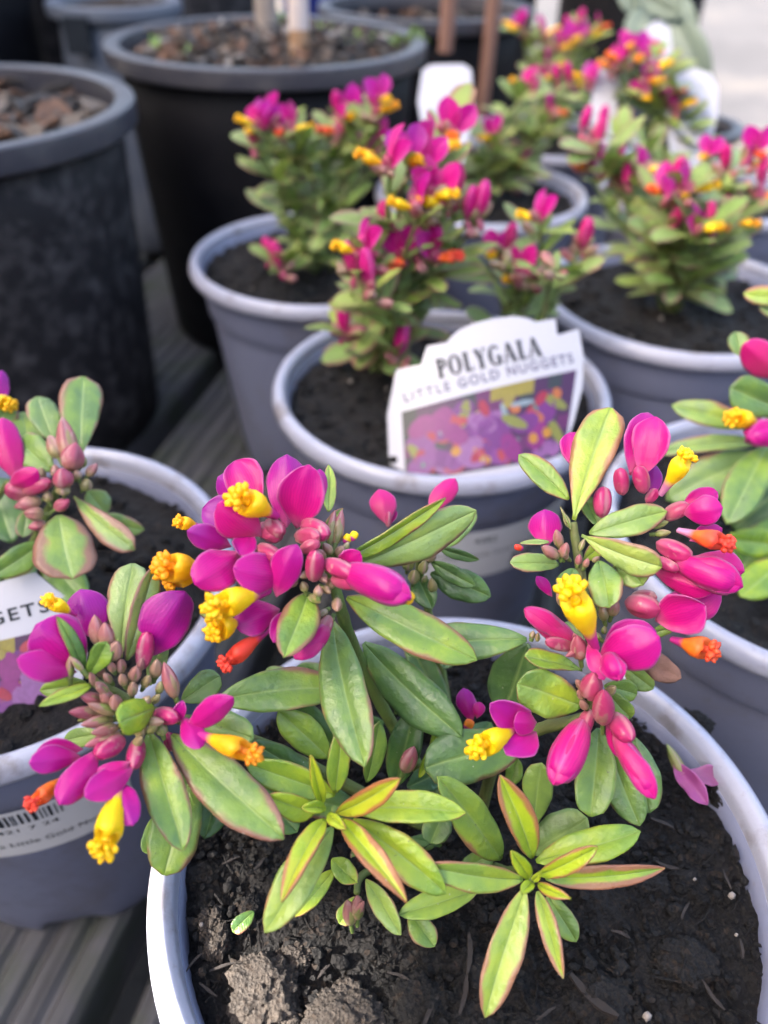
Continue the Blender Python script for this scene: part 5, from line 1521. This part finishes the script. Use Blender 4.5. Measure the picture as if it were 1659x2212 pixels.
def printed_picture(t, quad, d, cu, bow, tilt, cv0, seed, n=60):
    """the printed photograph of the same flowers: flat patches of ink"""
    rnd = random.Random(seed)
    (x0, y0), (x1, y1), (x2, y2), (x3, y3) = quad           # tl tr br bl
    def at(a, b):
        return (x0 * (1 - a) * (1 - b) + x1 * a * (1 - b) + x2 * a * b + x3 * (1 - a) * b, y0 * (1 - a) * (1 - b) + y1 * a * (1 - b) + y2 * a * b + y3 * (1 - a) * b)
    inv = t.matrix_world.inverted()
    vs, fs, cs = [], [], []
    def poly(uvp, col, lift):
        b = len(vs)
        for u, v in uvp: vs.append(inv @ plate_pt(u, v, d, cu, bow, tilt, cv0, lift))
        fs.append(tuple(range(b, b + len(uvp)))); cs.append(col)
    for i in range(12):
        for j in range(6):
            k = rnd.random()
            col = (.07, .012, .09) if k < .5 else ((.02, .05, .045) if k < .8 else (.16, .015, .14))
            if i > 5 and i < 9 and j < 1: col = (.42, .36, .03)
            poly([at(i / 12, j / 6), at((i + 1) / 12, j / 6), at((i + 1) / 12, (j + 1) / 6), at(i / 12, (j + 1) / 6)], col, .00045)
    W = math.hypot(x1 - x0, y1 - y0)
    for k in range(n):
        a, b = rnd.uniform(.06, .94), rnd.uniform(.06, .94)
        c = at(a, b)
        q = rnd.random()
        if q < .48: col, rx, ry = rnd.choice([(.30, .06, .36), (.22, .03, .28), (.40, .16, .46), (.34, .02, .26)]), W * .085, W * .052
        elif q < .66: col, rx, ry = rnd.choice([(.50, .02, .06), (.60, .06, .08)]), W * .05, W * .026
        elif q < .80: col, rx, ry = rnd.choice([(.75, .35, .02), (.80, .55, .02), (.72, .22, .04)]), W * .030, W * .026
        elif q < .92: col, rx, ry = rnd.choice([(.36, .50, .58), (.12, .28, .24)]), W * .07, W * .016
        else: col, rx, ry = (.32, .36, .05), W * .08, W * .03
        if b < .22 and .5 < a < .75 and q > .5: col = (.45, .38, .05)
        th = rnd.uniform(0, 3.14)
        pp = []
        for i in range(10):
            an = 2 * math.pi * i / 10
            ex, ey = rx * math.cos(an), ry * math.sin(an)
            pp.append((c[0] + ex * math.cos(th) - ey * math.sin(th), c[1] + ex * math.sin(th) + ey * math.cos(th)))
        ok = all(min(x0, x3) - 2 < u < max(x1, x2) + 2 for u, v in pp) and all(v > y0 + (y1 - y0) * (u - x0) / (x1 - x0) + 1 for u, v in pp)
        if ok: poly(pp, col, .00047 + k * .000004)
    me = mesh('printed_picture', vs, fs, False)
    ca = me.color_attributes.new('Col', 'FLOAT_COLOR', 'CORNER')
    for p in me.polygons:
        for li in p.loop_indices: ca.data[li].color = (*[x * .6 for x in cs[p.index]], 1)
    o = link('printed_picture', me, M['print']); o.parent = t
    return o

# the POLYGALA label
D1 = .2925
outl = [(852, 1045), (841, 984), (837, 890), (857, 792), (911, 784), (924, 744), (966, 738), (980, 722), (994, 711), (1022, 699), (1052, 691), (1086, 685), (1116, 683), (1140, 687), (1158, 694), (1202, 685), (1207, 720), (1257, 704), (1268, 760), (1266, 830), (1246, 905), (1226, 960), (1170, 1030), (1060, 1060)]
lab, cu, cv0 = plate('plant_label', 'white shaped label reading POLYGALA above a printed flower picture', 'label', outl, D1, .006)
polys, adv = word('POLYGALA', 948, 823, -12.2, 1, .05)
cap = 43
polys, _ = word('POLYGALA', 948, 817, -12.4, cap, (234 / cap - XS * sum(GLY[c][0] for c in 'POLYGALA')) / 8)
flat_mesh('lettering', 'ink', lab, polys, D1, cu, .006, 0, cv0, .0005)
flat_mesh('lettering', 'inkg', lab, place_text(LITTLE, 874, 866, -13.3, 21, 382), D1, cu, .006, 0, cv0, .0005)
printed_picture(lab, [(868, 886), (1252, 794), (1222, 985), (878, 1042)], D1, cu, .006, 0, cv0, 5, 95)
# the label at the left edge
D2 = .214
outl = [(-330, 1395), (-300, 1345), (-180, 1318), (-170, 1296), (0, 1257), (70, 1237), (152, 1312), (172, 1420), (150, 1560), (120, 1640), (-320, 1700)]
lab2, cu, cv0 = plate('plant_label', 'white label ending in GETS behind the left flower head', 'label', outl, D2, .004)
flat_mesh('lettering', 'ink', lab2, place_text(LITTLE, -500, 1478, -14.6, 27, 622), D2, cu, .004, 0, cv0, .0005)
printed_picture(lab2, [(-300, 1452), (140, 1352), (152, 1570), (-290, 1680)], D2, cu, .004, 0, cv0, 9, 100)
# white tags farther back
def tag_card(pts, d, label, lines=0, bow=.004):
    t, cu, cv0 = plate('plant_label', label, 'label', pts, d, bow)
    if lines:
        x0, x1 = min(p[0] for p in pts), max(p[0] for p in pts)
        y0, y1 = min(p[1] for p in pts), max(p[1] for p in pts)
        ps = []
        r = random.Random(2)
        for k in range(lines):
            v = y0 + (y1 - y0) * (.22 + .62 * k / lines)
            a, b = x0 + (x1 - x0) * .14, x1 - (x1 - x0) * r.uniform(.16, .34)
            x = a
            while x < b - 6:
                x2 = min(b, x + r.uniform(5, 16))
                ps.append([(x, v + 8 * (x - a) / 60), (x2, v + 8 * (x2 - a) / 60), (x2, v + 8 * (x2 - a) / 60 + 4), (x, v + 8 * (x - a) / 60 + 4)])
                x = x2 + 3
        flat_mesh('lettering', 'inkg', t, ps, d, cu, bow, 0, cv0, .0005)
    return t
tag_card([(902, 220), (912, 152), (930, 140), (1000, 138), (1018, 150), (1024, 240), (1000, 350), (985, 440), (945, 440), (925, 350)], .485, 'bare white label between the large black pot and the reddish stake')
tag_card([(1448, 330), (1440, 250), (1446, 185), (1464, 160), (1500, 148), (1535, 158), (1552, 190), (1550, 250), (1530, 330), (1500, 400), (1470, 400)], .505, 'white rounded tag with lines of small print at the far right', 9)
tag_card([(1400, 220), (1402, 120), (1396, 60), (1420, 44), (1446, 60), (1454, 120), (1450, 220), (1430, 280)], .60, 'narrow white tag left of the rounded printed tag', 0)
tag_card([(1275, 230), (1283, 175), (1300, 150), (1330, 156), (1340, 190), (1330, 240), (1318, 330), (1290, 330)], .51, 'small white tag among the far flowers', 0)

# stickers round two pots
def sticker(pot, a0, a1, z0, z1, bars, lines, label=None):
    def rad(z): return .0505 + z * (.0600 - .0505) / .089 + .00035
    def pt(a, z, lift=0): return Vector(((rad(z) + lift) * math.cos(R(a)), (rad(z) + lift) * math.sin(R(a)), z))
    n = 40
    vs = [pt(a0 + (a1 - a0) * i / n, z) for i in range(n + 1) for z in (z0, z1)]
    fs = [(2 * i, 2 * i + 2, 2 * i + 3, 2 * i + 1) for i in range(n)]
    o = link('sticker', mesh('sticker', vs, fs), M['paper']); o.parent = pot
    vs, fs = [], []
    def quad(aa, ab, za, zb):
        m_ = max(1, int(abs(ab - aa) / 3))
        for i in range(m_):
            b = len(vs)
            p, q = aa + (ab - aa) * i / m_, aa + (ab - aa) * (i + 1) / m_
            vs.extend([pt(p, za, .0002), pt(q, za, .0002), pt(q, zb, .0002), pt(p, zb, .0002)])
            fs.append((b, b + 1, b + 2, b + 3))
    r = random.Random(8)
    a = bars[0]
    while a < bars[1]:
        wdt = r.choice([.35, .35, .7, 1.05])
        quad(a, a + wdt, bars[2], bars[3])
        a += wdt + r.choice([.35, .7, .9])
    for txt, aa, z, cap, adeg in lines:
        ps = font_polys(txt, 1.05)
        mx = max(p[0] for q in ps for p in q)
        for q in ps:
            b = len(vs)
            vs.extend([pt(aa + x / mx * adeg, z + y * cap / .7, .0002) for x, y in q])
            fs.append(tuple(range(b, b + len(q))))
    g = link('sticker_print', mesh('sticker_print', vs, fs, False), M['ink']); g.parent = o
sticker(POTS['left'], -128, -44, .0685, .0942, (-112, -62, .0868, .0925), [('9421 7 24', -82, .0826, .0020, 18), ('Polygala Little Gold Nuggets', -92, .0745, .0024, 44)])
sticker(POTS['mid'], -97, -30, .0660, .0935, (-60, -40, .068, .076), [('4382', -78, .0868, .0030, 9), ('Polygala Little Gold Nuggets', -92, .0790, .0020, 44)])

# sage-leaved plant drooping at the upper right
sg_pot = black_pot('nursery_pot', .262, .80, .060, .11, 'small dark pot of the grey-green drooping plant', 'black', 'blackrim', .84, 0, 12, .009)
sg = thing('shrub', 'grey-green drooping plant above the white tags at the upper right', 'shrub', (.262, .80, .095))
add_tube('stem', 'sage', sg, [Vector((.262, .80, .09)), PY(1385, 60, .80), PY(1380, -60, .81)], .006, .005, .3, 8)
for (a, b, wd, y0, y1) in [((1385, -10), (1480, 30), 40, .80, .74), ((1450, 20), (1530, 190), 70, .76, .72), ((1400, 10), (1360, 110), 60, .80, .78), ((1440, -20), (1500, 60), 50, .80, .76), ((1480, 0), (1505, 60), 26, .76, .74), ((1380, 40), (1350, -40), 60, .80, .82), ((1430, 40), (1450, 180), 60, .78, .74), ((1480, 90), (1540, 200), 50, .74, .72)]:
    A, B = PY(*a, y0), PY(*b, y1)
    o = add_blade('leaf', 'sage', sg, A, B, wd * depth(A) / FPX, 10, shape='e', fold=.2, bend=.1)
